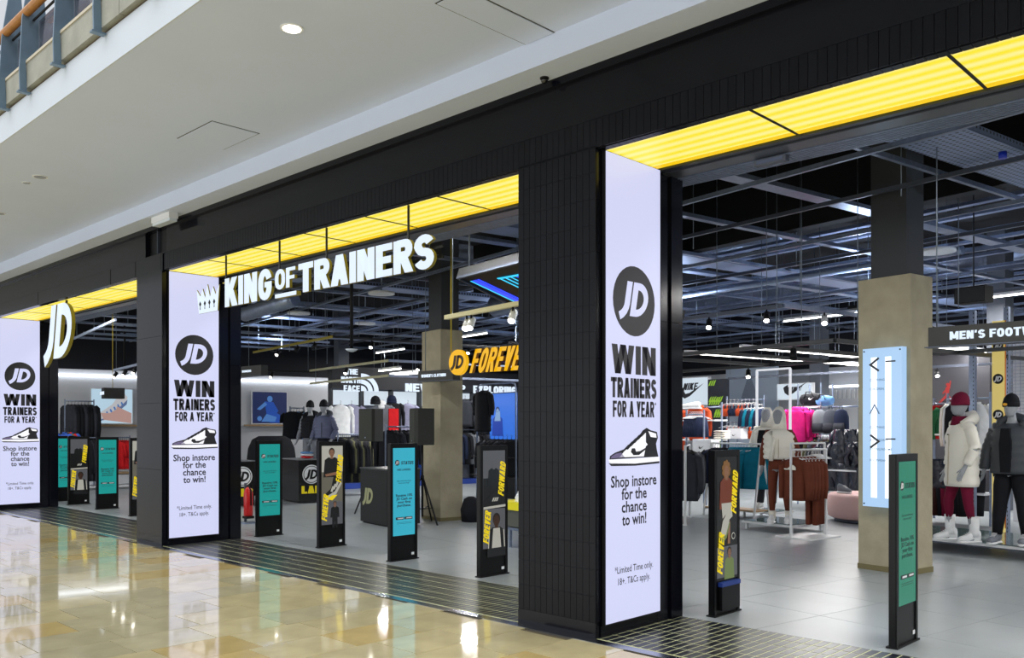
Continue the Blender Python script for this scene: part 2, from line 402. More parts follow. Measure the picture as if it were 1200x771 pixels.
# ------------------------------------------------------------------ clad pillars
PILLARS = [(-4.965, -4.16), (-12.375, -11.575), (-19.68, -18.875), (3.25, 4.05)]
ft = MB(); TH = .2; TWD = .062
tile1 = None
for pi, (xa, xb) in enumerate(PILLARS):
    lab = ['black tiled pillar nearest the camera, between the wide right opening and the sign opening', 'black clad pillar left of the large hanging letters', 'black clad pillar at the far left edge', 'black clad pillar right of the wide opening'][pi]
    p = tag(setting('pillar', lab), kind='structure')
    MB().box(xa, xb - .012, Y0 + .012, Y1, 0, 3.9).build('core', panelblack, p)
    MB().box(xa, xb, Y0 - .002, Y0 + .02, 0, .12).build('plinth', panelblack, p)
    # front tiles
    nx = 13; wx = (xb - xa) / nx; rows = 18
    me = MB().box(-wx / 2 + .0018, wx / 2 - .0018, 0, .014, .0018, TH - .0018).mesh('tile', tileblack)
    MB().box(xa, xb - .004, Y0 + .006, Y0 + .014, .12, ZL + .02).build('grout_bed', grout, p)
    if pi == 0:
        for r in range(rows):
            for c in range(nx): inst(me, 'tile', p, (xa + wx * (c + .5), Y0, .12 + TH * r))
    else:
        s = MB()
        for r in range(4):
            s.box(xa + .001, xb - .001, Y0, Y0 + .014, .12 + .9 * r + .002, min(.12 + .9 * (r + 1) - .002, ZL)) 
        s.build('cladding_panel', panelblack, p)
    # return (jamb): narrow tile strip in front, glossy panels behind the screen, rear post
    for r in range(9): MB().box(xb - .014, xb, Y0 + .014, 5.255, .12 + .4 * r + .002, min(.12 + .4 * (r + 1) - .002, ZL)).build('edge_tile', panelblack, p)
    MB().box(xb - .013, xb - .002, 5.258, 6.0, 0, .085).build('kick_panel', panelblack, p)
    for r in range(2): MB().box(xb - .014, xb, 6.0, 6.145, (0, 2.47)[r], (2.465, 3.7)[r]).build('return_panel', panelblack, p)
    for r in range(2): MB().box(xb - .014, xb + .02, 6.17, Y1 + .005, (0, 2.47)[r], (2.465, 3.7)[r]).build('rear_post', panelblack, p)
    # opposite side
    MB().box(xa - .004, xa + .002, Y0 + .01, Y1, 0, ZL).build('side_panel', panelblack, p)

# ------------------------------------------------------------------ lintel and fascia
lt = setting('lintel', 'black tiled lintel over the openings')
MB().box(-30, XR, Y0 + .02, Y0 + .09, ZL + .004, 3.92).build('lintel_core', grout, lt)
MB().box(-30, XR, Y0 + .10, Y1 + .35, ZL + .10, 4.3).build('lintel_box', black, lt)
lm = MB().box(.0018, .062 - .0018, 0, .02, .002, .22 - .002).mesh('lintel_tile', tileblack)
lu = MB().box(.0018, .062 - .0018, .022, .09, -.004, .006).mesh('soffit_tile', tileblack)
st = MB(); x = -4.96; n = 0
for i in range(-270, 160):
    xx = -4.96 + i * .062
    if xx < -24 or xx > XR: continue
    if -4.965 < xx < .8: inst(lm, 'lintel_tile', lt, (xx, Y0, ZL)); inst(lu, 'soffit_tile', lt, (xx, Y0, ZL))
    elif xx > -11.5: st.box(xx + .0018, xx + .0602, Y0, Y0 + .02, ZL + .002, ZL + .218); st.box(xx + .0018, xx + .0602, Y0 + .022, Y0 + .09, ZL - .004, ZL + .006)
tag(st.build('lintel_tiles', tileblack, lt), kind='stuff')
for xa, xb in ((-16.4, -13.3), (-13.28, -12.42), (-12.40, -11.6), (-11.59, -11.55), (-19.6, -16.42), (-24, -19.62)):
    MB().box(xa, xb, Y0 - .002, Y0 + .09, ZL - .004, 3.918).build('lintel_panel', panelblack, lt)
fa = setting('fascia', 'polished black fascia above the lintel')
MB().box(-30, -12.16, Y0 + .03, Y0 + .12, 3.925, 4.27).build('fascia_panel', fascia_m, fa)
MB().box(-11.5, XR, Y0 + .03, Y0 + .12, 3.925, 4.27).build('fascia_panel', fascia_m, fa)
MB().box(-12.16, -11.5, Y0 + .2, Y0 + .3, 3.925, 4.27).build('recess_back', black, fa)
MB().box(-11.86, -11.845, Y0 + .06, Y0 + .2, 3.925, 4.27).build('recess_rib', galv_d, fa)
MB().box(-30, XR, Y0 + .0, Y0 + .12, 3.92, 3.932).build('fascia_ledge', panelblack, fa)
MB().box(-30, XR, Y0 - .01, Y0 + .12, 4.272, 4.33).build('fascia_top_trim', panelblack, fa)
# frame behind the light panels, with the slatted shutter box
fb = setting('opening_head', 'steel head frame behind the yellow light panels')
MB().box(-30, XR, 5.985, 6.04, ZL - .012, ZL + .1).build('head_frame', mat('satin_dark_steel', (60, 62, 68), .35, metal=.6), fb)
MB().box(-30, XR, 6.07, 6.24, ZL - .02, ZL + .1).build('head_channel', mat('satin_grey_steel', (92, 96, 104), .3, metal=.7), fb)
for k in range(7): MB().box(-30, XR, 6.26 + .036 * k, 6.276 + .036 * k, ZL - .025, ZL - .01).build('shutter_slat', galv, fb)
for k, x in enumerate((-3.05, -2.35)):
    pass

# ------------------------------------------------------------------ yellow light panels
def striped():
    m = bpy.data.materials.new('yellow_backlit_panel'); m.use_nodes = True; nt = m.node_tree; b = nt.nodes['Principled BSDF']
    tc = nt.nodes.new('ShaderNodeTexCoord'); sp_ = nt.nodes.new('ShaderNodeSeparateXYZ'); nt.links.new(tc.outputs['Object'], sp_.inputs[0])
    mu = nt.nodes.new('ShaderNodeMath'); mu.operation = 'MULTIPLY'; mu.inputs[1].default_value = 2 * math.pi / .125; nt.links.new(sp_.outputs[1], mu.inputs[0])
    si = nt.nodes.new('ShaderNodeMath'); si.operation = 'SINE'; nt.links.new(mu.outputs[0], si.inputs[0])
    cr = nt.nodes.new('ShaderNodeMapRange'); cr.inputs[1].default_value = -1; cr.inputs[2].default_value = 1; nt.links.new(si.outputs[0], cr.inputs[0])
    mx = nt.nodes.new('ShaderNodeMix'); mx.data_type = 'RGBA'; mx.inputs[6].default_value = lin((248, 228, 26)) + (1,); mx.inputs[7].default_value = lin((255, 238, 146)) + (1,)
    nt.links.new(cr.outputs[0], mx.inputs[0]); nt.links.new(mx.outputs[2], b.inputs['Emission Color'])
    b.inputs['Emission Strength'].default_value = 1.0; b.inputs['Base Color'].default_value = (.08, .07, .01, 1); return m
ym = striped(); ye = mat('yellow_panel_edge', (255, 208, 0), .5, emit=.9)
def panel_run(xa, xb, n, names):
    wd = (xb - xa) / n
    for k in range(n):
        t = thing('ceiling_light_panel', names(k), 'light', (xa + wd * (k + .5), 5.62, ZL), 0)
        MB().box(-wd / 2 + .012, wd / 2 - .012, -.335, .335, .0, .05).build('diffuser', ym, t)
        MB().box(-wd / 2 + .012, wd / 2 - .012, .27, .337, -.003, 0).build('lower_edge', ye, t)
        fr_ = MB(); fr_.box(-wd / 2, -wd / 2 + .010, -.34, .34, -.004, .05); fr_.box(wd / 2 - .010, wd / 2, -.34, .34, -.004, .05)
        fr_.build('frame', black, t)
panel_run(-4.16, 3.25, 6, lambda k: ['yellow striped backlit panel touching the top of the nearest lit screen', 'yellow striped backlit panel, second along over the wide right opening', 'yellow striped backlit panel at the top right edge of the photo', 'yellow striped backlit panel, fourth along over the wide right opening', 'yellow striped backlit panel, fifth along over the wide right opening', 'yellow striped backlit panel, last over the wide right opening'][k])
ORD = ['first', 'second', 'third', 'fourth', 'fifth', 'sixth']
panel_run(-11.57, -4.97, 6, lambda k: 'yellow backlit panel above the big hanging letters, %s from the left pillar' % ORD[k])
panel_run(-18.87, -12.38, 5, lambda k: 'yellow backlit panel above the hanging two letter sign opening, %s from its left end' % ORD[k])
panel_run(-25.0, -19.7, 4, lambda k: 'yellow backlit panel beyond the far left pillar, %s from its left end' % ORD[k])

# ------------------------------------------------------------------ mall ceiling and balcony
ce = setting('ceiling', 'white plaster mall ceiling')
MB().box(-34, 9, 4.91, Y0 + .6, 4.33, 4.80).build('dropped_soffit', plaster, ce)
MB().box(-34, 9, 2.852, 4.93, 4.53, 4.80).build('ceiling_board', plaster, ce)
def gaps(x0, x1, y0, y1, name='access_panel', sides='lrnf'):
    z0, z1, g = 4.524, 4.531, .006
    t = thing(name, None, 'panel', ((x0 + x1) / 2, (y0 + y1) / 2, 4.53))
    a, b, c, d = -(x1 - x0) / 2, (x1 - x0) / 2, -(y1 - y0) / 2, (y1 - y0) / 2
    MB().box(a + g, b - g, c + g, d - g, -.006, .01).build('cover', plaster, t)
    m = MB(); m.box(a - g, b + g, c - g, d + g, -.0015, .01); m.build('shadow_gap', mat('shadow_gap', (70, 70, 66), .9), t); return t
p0 = at_z(515, 8, 4.53); p1 = at_z(556, 77, 4.53); p2 = at_z(650, 38, 4.53)
tag(gaps(p0.x + .02, p2.x, 4.0, p1.y), 'large flush white access panel in the ceiling at the top centre')
q0 = at_z(208, 162, 4.53); q1 = at_z(250, 142, 4.53); tag(gaps(q0.x, q1.x, q0.y, q0.y + .5), 'small faint flush access panel in the ceiling above the left pillar')
def round_fit(name, u, v, r, label, cat, lit=0, z=4.53):
    p = at_z(u, v, z); t = thing(name, label, cat, p)
    m = MB(); m.tube([(0, 0, -.006), (0, 0, .01)], r, 24); m.build('rim', whitepaint, t)
    MB().tube([(0, 0, -.009), (0, 0, .0)], r * .78, 24).build('lens' if name != 'ceiling_speaker' else 'grille', mat('downlight_glow', (255, 250, 235), .3, emit=6) if lit else mat('grille_grey', (150, 156, 168), .6), t)
    return t
round_fit('downlight', 342, 33, .085, 'bright round recessed downlight in the mall ceiling', 'light', 1)
round_fit('ceiling_speaker', 47, 207, .085, 'grey round ceiling speaker left of the small spot fitting', 'speaker')
round_fit('downlight', 31, 214, .05, 'small unlit round fitting beside the grey ceiling speaker', 'light')
round_fit('downlight', 0, 250, .07, 'small round fitting at the left edge of the ceiling', 'light')
p = at_z(638, 91, 4.33); t = thing('dome_camera', 'small black dome camera under the soffit above the nearest pillar', 'camera', p)
MB().tube([(0, 0, 0), (0, 0, -.012)], .035, 16).build('base', black, t)
MB().ell([(0, 0, -.012, .03, .03), (0, 0, -.03, .027, .027), (0, 0, -.042, .016, .016), (0, 0, -.046, .003, .003)], 14).build('dome', mat('smoked_dome', (8, 8, 10), .08, spec=.8), t)
p = at_z(190, 252, 4.33); t = thing('emergency_light', 'white rectangular emergency light fitting under the soffit above the left pillar', 'light', (p.x, 5.03, 4.33))
MB().box(-.26, .26, -.06, .06, -.075, 0).build('housing', whitepaint, t)
MB().box(-.25, .25, -.05, .05, -.11, -.075).build('diffuser', mat('milky_cover', (215, 225, 235), .3), t)
# white front band, concrete slab edge, fins, handrail, upper floor
bl = setting('balcony', 'upper gallery edge at the top left')
MB().box(-34, 9, 2.84, 2.851, 4.528, 4.81).build('white_band', mat('band_white', (196, 204, 212), .6), bl)
MB().box(-34, 9, 2.85, 2.95, 4.81, 4.835).build('brown_reveal', mat('brown_steel', (86, 74, 60), .6), bl)
for k in range(24):
    x0 = -33.2 + 1.45 * k + .1
    MB().box(x0, x0 + 1.44, 2.80, 3.0, 4.835, 5.07).build('edge_panel', concrete2, bl)
MB().box(-34, 9, 3.0, 9, 4.81, 5.04).build('gallery_slab', concrete2, bl)
MB().box(-34, 9, 2.79, 3.02, 5.07, 5.095).build('edge_cap', mat('pale_stone_cap', (188, 180, 160), .7), bl)
fin_m = mat('blue_grey_steel', (106, 128, 146), .4, metal=.4, noise=.08)
prof = [(2.74, 4.79), (2.80, 4.79), (2.80, 4.85), (2.79, 5.08), (2.93, 5.16), (2.97, 5.55), (2.93, 6.05), (2.84, 6.05), (2.76, 5.5), (2.735, 5.0)]
xs = [at_y(u, 100, 2.77).x for u in (3, 27, 67, 114, 173)]
stepx = 1.0
ff = MB(); ff.prism(Fr((0, 0, 0), (0, 1, 0)), prof, -.012, .012)
fm = ff.mesh('fin', fin_m)
xall = xs + [xs[-1] + 1.0 * k for k in range(1, 6)]
for x in xall:
    inst(fm, 'fin', bl, (x, 0, 0))
    MB().box(-.03, .03, 2.72, 2.83, 4.78, 4.795).build('fin_foot', fin_m, bl, (x, 0, 0))
wood = mat('varnished_wood', (164, 110, 50), .4, noise=.15, nscale=12)
MB().tube([(-34, 2.80, 5.56), (9, 2.80, 5.56)], .042, 10).build('handrail', wood, bl)
MB().tube([(-34, 2.86, 5.50), (9, 2.86, 5.50)], .012, 6).build('rail_bar', black, bl)
gl = mat('tinted_glass', (150, 150, 160), .05, trans=.9)
for a, b in zip(xall[:-1], xall[1:]): MB().box(a + .04, b - .04, 2.90, 2.91, 5.12, 5.50).build('glass_pane', gl, bl)
ww = tag(MB().box(-34, 9, 6.2, 6.35, 5.04, 9.5).build('wall_gallery', mat('pink_brown_wall', (150, 118, 104), .7, noise=.05)), kind='structure')
for k, xx in enumerate((-20.5, -15.6, -11.2)): MB().box(xx, xx + 1.9, 6.16, 6.2, 5.04, 7.6).build('window_%d' % (k + 1), mat('dark_violet_glass', (58, 46, 66), .12))['kind'] = 'structure'

# ------------------------------------------------------------------ shop shell
sh = dict(rz=-R10)
def swall(name, x0, x1, y0, y1, z0, z1, m, label=None):
    o = MB().box(x0, x1, y0, y1, z0, z1).build(name, m, None, (0, 0, 0), -R10); o['kind'] = 'structure'
    if label: o['label'] = label
    return o
swall('wall_left', -27.4, -27.2, 1.0, 24, 0, 3.22, palewall)
swall('wall_left_upper', -27.4, -27.15, 1.0, 24, 3.22, 5.6, darkpaint)
swall('wall_back', -27.4, 8.5, 22.3, 22.5, 0, 5.6, darkpaint)
swall('wall_right', 8.3, 8.5, 4.5, 22.5, 0, 5.6, darkpaint)
swall('wall_back_panelling', -20.9, 8.3, 22.2, 22.3, .1, 3.3, palewall)
MB().prism(FZ, clipY([(-27.4, -4), (8.5, -4), (8.5, 22.5), (-27.4, 22.5)], Y1 + .05), 5.4, 5.55).build('ceiling_shop', darkceil, None, (0, 0, 0), -R10)['kind'] = 'structure'
swall('wall_bulkhead', -15.5, 8.2, 10.2, 10.4, 4.31, 5.4, darkceil)
MB().box(-30, 9, Y1 + .3, Y1 + .42, 4.2, 5.5).build('wall_front', darkpaint)['kind'] = 'structure'
MB().box(-34, -25.2, Y0 - .05, Y1, 0, 4.4).build('wall_facade_left', panelblack)['kind'] = 'structure'
MB().box(4.05, 9, Y0, Y1, 0, 4.4).build('wall_facade_right', panelblack)['kind'] = 'structure'
# chevron relief on the left wall
ch = MB(); FrL = Fr(IW(-27.2, 0, 0), (math.sin(R10), math.cos(R10), 0))
for k in range(26):
    y = 2.2 + .62 * k
    for q in range(4):
        for sgn in (-1, 1):
            ch.prism(FrL, [(y + sgn * .30, 2.35 + q * .09), (y + sgn * .30, 2.365 + q * .09), (y, 2.225 + q * .09), (y, 2.21 + q * .09)], 0, .006)
tag(ch.build('chevron_relief', palewall), 'chevron pattern pressed into the pale left wall', kind='structure')
stl = MB(); stl.box(-27.19, -27.10, 2, 13, 3.02, 3.07).build('strip_light', mat('cool_strip_glow', (240, 246, 255), .4, emit=4), None, (0, 0, 0), -R10)
tag(bpy.data.objects['strip_light'], 'long thin cool white strip light along the top of the pale left wall', 'light')
# two round-topped concrete columns: clad base and darker shaft
for k, (cx, cy) in enumerate(((-5.46, 9.23), (-13.05, 7.94))):
    c = setting('column', ['concrete clad column behind the green display stand', 'concrete clad column in the middle of the shop behind the speaker'][k], loc=IW(cx, cy), rz=-R10)
    MB().box(-.31, .31, -.22, .22, .06, 3.25).build('concrete_cladding', concrete, c)
    MB().box(-.318, .318, -.228, .228, 0, .06).build('skirting', mat('olive_skirting', (112, 104, 70), .7), c)
    MB().box(-.20, .22, -.15, .20, 3.25, 5.4).build('shaft', mat('charcoal_shaft', (56, 58, 62), .7), c)
for k, (u, yi) in enumerate(((1172, 17.5), (960, 19.5), (400, 11.5), (560, 18.5))):
    q = at_yi(u, 300, yi); c = setting('column', 'dark steel column far inside', loc=IW(q.x, q.y), rz=-R10)
    c.name = 'column'; MB().box(-.17, .17, -.17, .17, 0, 5.4).build('shaft', mat('grey_blue_shaft', (96, 102, 112), .6), c)

# ================================================================== LIT SCREENS ON THE PILLAR RETURNS
SCRM = (screen, screenink, mat('led_screen_white', (250, 250, 255), .3, emit=.95), mat('led_screen_lilac', (140, 128, 170), .3, emit=.5), screenink_d)
LB = ['tall lit white advertising screen on the nearest black pillar', 'tall lit white advertising screen beside the letter sign crown', 'tall lit white advertising screen at the far left edge']
for pi in (0, 1, 2):
    xb = PILLARS[pi][1]; fr = fr_side(xb + .004, 0)
    t = thing('led_screen', LB[pi], 'screen', (0, 0, 0))
    MB().box(xb, xb + .03, 5.265, 6.0, .085, 3.695).build('frame', black, t)
    fr = fr_side(xb + .031, 0)
    MB().prism(fr, rect(5.275, .10, 5.985, 3.69), 0, .004).build('lit_panel', screen, t)
    lp = t.children[-1] if t.children else None
    lp = [c_ for c_ in t.children if c_.name.startswith('lit_panel')][0]
    fr = fr_side(xb + .0365, 0); K = 4 if pi else 1; c = 5.63
    m = MB(); m.disc(fr, c, 2.585, .275, 0, .001, K)
    for p in jd_polys(c, 2.60, .27): m.prism(fr, p, .001, .0025, 0)
    m.build('emblem', SCRM, lp)
    for tx, cx_, z_, s_, w_, kw in (('WIN', c, 2.01, .225, .58, dict(t=.25, W=.68, gap=.07)), ('TRAINERS', c, 1.825, .155, .60, dict(t=.25, W=.6, gap=.06)), ('FOR A YEAR*', c + .01, 1.675, .125, .57, dict(t=.22, W=.6, gap=.07))):
        tag(word(MB(), fr, tx, cx_, z_, s_, w_, K, 0, .001, **kw).build('headline', SCRM, lp), kind='stuff')
    m = MB(); sneaker_print(m, fr, 5.30, 1.31, .67, 2, 4, 3, .0008); tag(m.build('trainer_picture', SCRM, lp), kind='stuff')
    for tx, y, wd in (('Shop instore', 1.135, .60), ('for the', 1.035, .33), ('chance', .935, .33), ('to win!', .835, .32)):
        tag(text_mb(MB(), fr, tx, c, y, .125, K if pi else 4, .001, .02, wd).build('text_line', SCRM, lp), kind='stuff')
    for tx, y, wd in (('*Limited Time only.', .47, .50), ('18+. T&Cs apply.', .38, .42)): tag(text_mb(MB(), fr, tx, c, y, .075, 4, .001, .006, wd).build('small_print', SCRM, lp), kind='stuff')

# ================================================================== BIG HANGING LETTERS
LM = (letterface, letterside)
sg = thing('hanging_letter_sign', 'large white lit crown and lettering hanging from thin rods in the middle opening', 'sign', (0, 0, 0))
ys = 5.24; frs = fr_front(0, ys)
def big(text, x0, x1, z0, hgt, **kw):
    ls, wd = letters(text, **kw); k = (x1 - x0) / wd
    for ch, polys in ls:
        m = MB()
        for p in polys: m.prism(frs, [(x0 + px * k, z0 + py * hgt) for px, py in p], -.035, 0, 0, 1)
        m.build('letter', LM, sg)
big('KING', -9.95, -8.87, 3.05, .345, t=.235, W=.62, gap=.05)
big('OF', -8.80, -8.38, 3.135, .22, t=.21, W=.6, gap=.05)
big('TRAINERS', -8.32, -6.07, 3.05, .315, t=.25, W=.64, gap=.04)
MB().prism(frs, rect(-8.80, 3.04, -8.36, 3.085), -.06, 0, 0, 1).build('underline', LM, sg)
m = MB(); cx0, cw = -10.68, .58
cr = lambda px, py: (cx0 + px * cw, 3.03 + py * .36)
for poly in ([(0.10, 0), (.95, 0), (.97, .3), (.07, .3)], [(.06, .3), (.36, .3), (.22, .54), (.0, .86)], [(.12, .3), (.44, .3), (.38, .56), (.27, .86), (.16, .56)], [(.32, .3), (.68, .3), (.6, .56), (.49, .98), (.4, .56)], [(.56, .3), (.88, .3), (.86, .56), (.74, .86), (.62, .56)], [(.68, .3), (.97, .3), (1.02, .88), (.82, .5)]):
    m.prism(frs, [cr(*q) for q in poly], -.015, 0, 0, 1)
m.build('crown', LM, sg)
for q in (.17, .38, .59, .80):
    x, z = cr(q, .33); dm = MB(); dm.prism(frs, [(x, z - .035), (x + .028, z), (x, z + .035), (x - .028, z)], 0, .003)
    dm.prism(frs, [(x - .008, z - .07), (x + .008, z - .07), (x, z)], 0, .003)
    dm.build('crown_diamond', black, sg)
MB().box(-9.95, -6.07, ys + .10, ys + .12, 3.15, 3.18).box(-9.95, -6.07, ys + .10, ys + .12, 3.25, 3.27).build('back_rail', rodm, sg)
for x in (-10.03, -8.80, -7.87, -6.51): MB().tube([(x, ys + .06, 3.2), (x, ys + .06, 3.70)], .012, 8).build('hanging_rod', rodm, sg)
MB().box(-10.1, -9.9, ys + .05, ys + .11, 3.36, 3.375).build('rod_bracket', brass, sg)

sg = thing('hanging_logo_sign', 'white lit two letter mark hanging on a rod by the far left screen', 'sign', (0, 0, 0))
m = MB()
for p in jd_polys(-15.62, 3.19, .90):
    m.prism(frs, [(-15.62 + (x + 15.62) * 1.02, z) for x, z in p], -.06, 0, 0, 1)
m.build('logo_letters', LM, sg)
MB().tube([(-15.45, ys + .08, 3.5), (-15.45, ys + .08, 3.7)], .02, 8).build('hanging_rod', rodm, sg)

# amber sign inside
sg = thing('hanging_amber_sign', 'amber sign with round emblem and slanted letters hanging over the shop floor', 'sign', (0, 0, 0))
fa_ = fr_front(0, 8.8); OM = (orange, mat('amber_return', (170, 112, 8), .5), mat('violet_back', (60, 34, 90), .5))
m = MB(); m.disc(fa_, -9.67, 2.555, .19, -.06, 0, 0)
m.build('emblem_disc', OM[0], sg)
m = MB()
for p in jd_polys(-9.67, 2.56, .2): m.prism(fa_, p, 0, .004)
m.build('emblem_mark', mat('emblem_dark_ink', (52, 34, 12), .5), sg)
m = MB(); ls, wd = letters('FOREVER', t=.21, W=.58, gap=.09, shear=.5)
x0, x1 = -9.41, -8.26; k = (x1 - x0) / wd
for ch, polys in ls:
    m = MB()
    for p in polys: m.prism(fa_, [(x0 + px * k, 2.385 + py * .345) for px, py in p], -.05, 0, 0, 1)
    m.build('letter', OM, sg)
MB().box(-9.4, -8.3, 8.86, 8.88, 2.50, 2.53).build('back_rail', OM[2], sg)
MB().tube([(-9.83, 8.82, 2.7), (-9.83, 8.82, 5.41)], .012, 6).build('hanging_chain', brass, sg)
MB().tube([(-8.5, 8.86, 2.5), (-8.5, 8.86, 5.41)], .006, 6).build('hanging_rod', rodl, sg)

def hang_sign(name, label, x0, x1, y, z0, z1, text, tw_, ts, tx, rods, rz=0, dpt=.10):
    t = thing(name, label, 'sign', (x0, y, 0), rz); L = x1 - x0
    bx = MB().box(0, L, 0, dpt, z0, z1).build('sign_box', mat('dark_olive_sign', (38, 39, 36), .5), t)
    m = MB(); f = Fr((0, -.001, 0), (1, 0, 0))
    word(m, f, text, tx + tw_ / 2, z0 + (z1 - z0 - ts) / 2, ts, tw_, 0, 0, .004, t=.25, W=.66, gap=.08); tag(m.build('lettering', letterface, bx), kind='stuff')
    MB().box(-.03, L + .03, -.012, dpt + .012, z0 - .008, z0).build('lower_trim', galv_d, t)
    for r in rods: MB().tube([(r, dpt / 2, z1), (r, dpt / 2, 5.41)], .006, 6).build('hanging_rod', rodl, t)
hang_sign('hanging_sign', "dark hanging sign reading MEN'S FOOTWEAR at the right edge", -2.93, -1.2, 8.6, 2.345, 2.525, "MEN'S FOOTWEAR", .88, .075, .19, (.06, 1.6))
hang_sign('hanging_sign', "dark hanging sign reading WOMEN'S CLOTHING beside the amber emblem", -11.42, -10.55, 9.5, 2.36, 2.53, "WOMEN'S CLOTHING", .62, .05, .09, (.1,), 0, .16)
q = at_y(285, 425, 9.8); hang_sign('hanging_sign', 'small dark hanging sign just right of the left pillar', q.x - .8, at_y(306, 430, 9.8).x, 9.8, at_y(300, 440, 9.8).z, at_y(300, 428, 9.8).z, 'WOMENS', .4, .05, .75, (.9,), 0, .16)
q = toI(at_x(126, 466, -17)); p = at_x(132, 461, -17)
t = thing('hanging_sign', 'small dark box sign with white lettering hanging in front of the shoe poster', 'sign', p, -R10)
MB().box(-.08, .16, -.18, .18, -.1, .1).build('sign_box', black, t)
MB().box(-.16, .16, -.181, -.17, -.03, .03).build('lettering', letterface, t, (.0, -.01, 0))
MB().tube([(0, 0, .1), (0, 0, 5.45 - p.z)], .006, 6).build('hanging_rod', brass, t)

# ================================================================== ENTRANCE DISPLAY STANDS
teal = mat('teal_screen', (30, 172, 166), .25, emit=.62); teal_b = mat('cyan_screen', (60, 186, 212), .25, emit=.75); green = mat('green_screen', (34, 165, 130), .25, emit=.42)
PM = [mat('poster_grey', (122, 118, 106), .25, emit=0.51), mat('poster_dark', (30, 32, 34), .25), mat('poster_yellow', (232, 206, 24), .25, emit=0.85), mat('poster_skin', (176, 128, 100), .3, emit=0.37), mat('poster_white', (210, 208, 196), .3, emit=0.51),
      mat('poster_rust', (150, 70, 44), .3, emit=0.34), mat('poster_olive', (140, 160, 96), .3, emit=0.42), mat('poster_brown_skin', (96, 64, 48), .3, emit=0.26), mat('poster_steel', (112, 114, 120), .3, emit=0.42), mat('poster_hair', (38, 26, 20), .4), mat('poster_gold', (170, 120, 60), .4, emit=0.34)]
standm = mat('stand_black', (9, 9, 11), .35, spec=.25)
def person(m, f, cx, y, s, skin, top, hair, d=.0012, legs=None, wide=1.0):      # flat printed figure, s = head height
    e = lambda x0, y0, rx, ry: [(x0 + rx * math.cos(k * math.pi / 8), y0 + ry * math.sin(k * math.pi / 8)) for k in range(16)]
    if legs is not None: m.prism(f, [(cx - .75 * s, y - 2.6 * s), (cx - .8 * s, y - 5.2 * s), (cx - .1 * s, y - 5.2 * s), (cx, y - 3.2 * s), (cx + .1 * s, y - 5.2 * s), (cx + .8 * s, y - 5.2 * s), (cx + .75 * s, y - 2.6 * s)], d, 2 * d, legs)
    m.prism(f, [(cx - .5 * s * wide, y - .05 * s), (cx - 1.1 * s * wide, y - .4 * s), (cx - 1.3 * s * wide, y - 2.7 * s), (cx + 1.3 * s * wide, y - 2.7 * s), (cx + 1.1 * s * wide, y - .4 * s), (cx + .5 * s * wide, y - .05 * s), (cx, y - .2 * s)], 2 * d, 3 * d, top)
    m.prism(f, rect(cx - .2 * s, y - .25 * s, cx + .2 * s, y + .2 * s), 3 * d, 3.5 * d, skin)
    m.prism(f, e(cx, y + .65 * s, .46 * s, .55 * s), 2.5 * d, 3.6 * d, hair)
    m.prism(f, e(cx, y + .48 * s, .36 * s, .5 * s), 3.6 * d, 4 * d, skin)
    for sx in (-.15, .15): m.prism(f, e(cx + sx * s, y + .55 * s, .06 * s, .035 * s), 4 * d, 4.4 * d, hair)
    m.prism(f, rect(cx - .12 * s, y + .2 * s, cx + .12 * s, y + .24 * s), 4 * d, 4.4 * d, hair)
def slant_word(m, f, text, cx, cy, length, h_, mi, d0=.006):      # yellow word running upward
    f2 = Fr(f.p(cx, cy), f.ux * .10 + f.uy * .99, -f.ux * .99 + f.uy * .10)
    word(m, f2, text, 0, -h_ / 2, h_, length, mi, d0, d0 + .001, t=.24, W=.6, gap=.06, shear=.35)
def stand_teal(t, f, W, mm):
    m = MB(); c = 0
    sc_ = MB().prism(f, rect(-W, .30, W, 1.345), 0, .004).build('screen', mm, t)
    f = Fr(f.p(0, 0, .0045), f.ux, f.uy)
    m.disc(f, -.105, 1.17, .034, 0, .001, 0, 20)
    for p in jd_polys(-.105, 1.17, .04): m.prism(f, p, .001, .002, 1)
    word(m, f, 'STATUS', .045, 1.148, .04, .19, 0, 0, .001, t=.2, shear=.2)
    text_mb(m, f, 'HAS LANDED.', 0, 1.075, .034, 0, .001, .025, .21)
    for tx, y in (('Get rewarded every', .945), ('time you shop*', .92)): text_mb(m, f, tx, 0, y, .024, 0, .001, .008, .22 if y > .93 else .17)
    for tx, y, wd in (('Receive 10%', .765, .25), ('JD Cash on', .725, .24), ('your first', .685, .20), ('purchase.', .645, .21)): text_mb(m, f, tx, 0, y, .044, 0, .001, .022, wd)
    for x in (-.066, .066): m.prism(f, rect(x - .06, .49, x + .06, .52), 0, .001, 0); m.prism(f, rect(x - .035, .498, x + .05, .512), .001, .002, 1)
    for y in (.455, .44): m.prism(f, rect(-.11, y, .11, y + .003), 0, .001, 0)
    tag(m.build('screen_text', (screenink_d, white), sc_), kind='stuff')
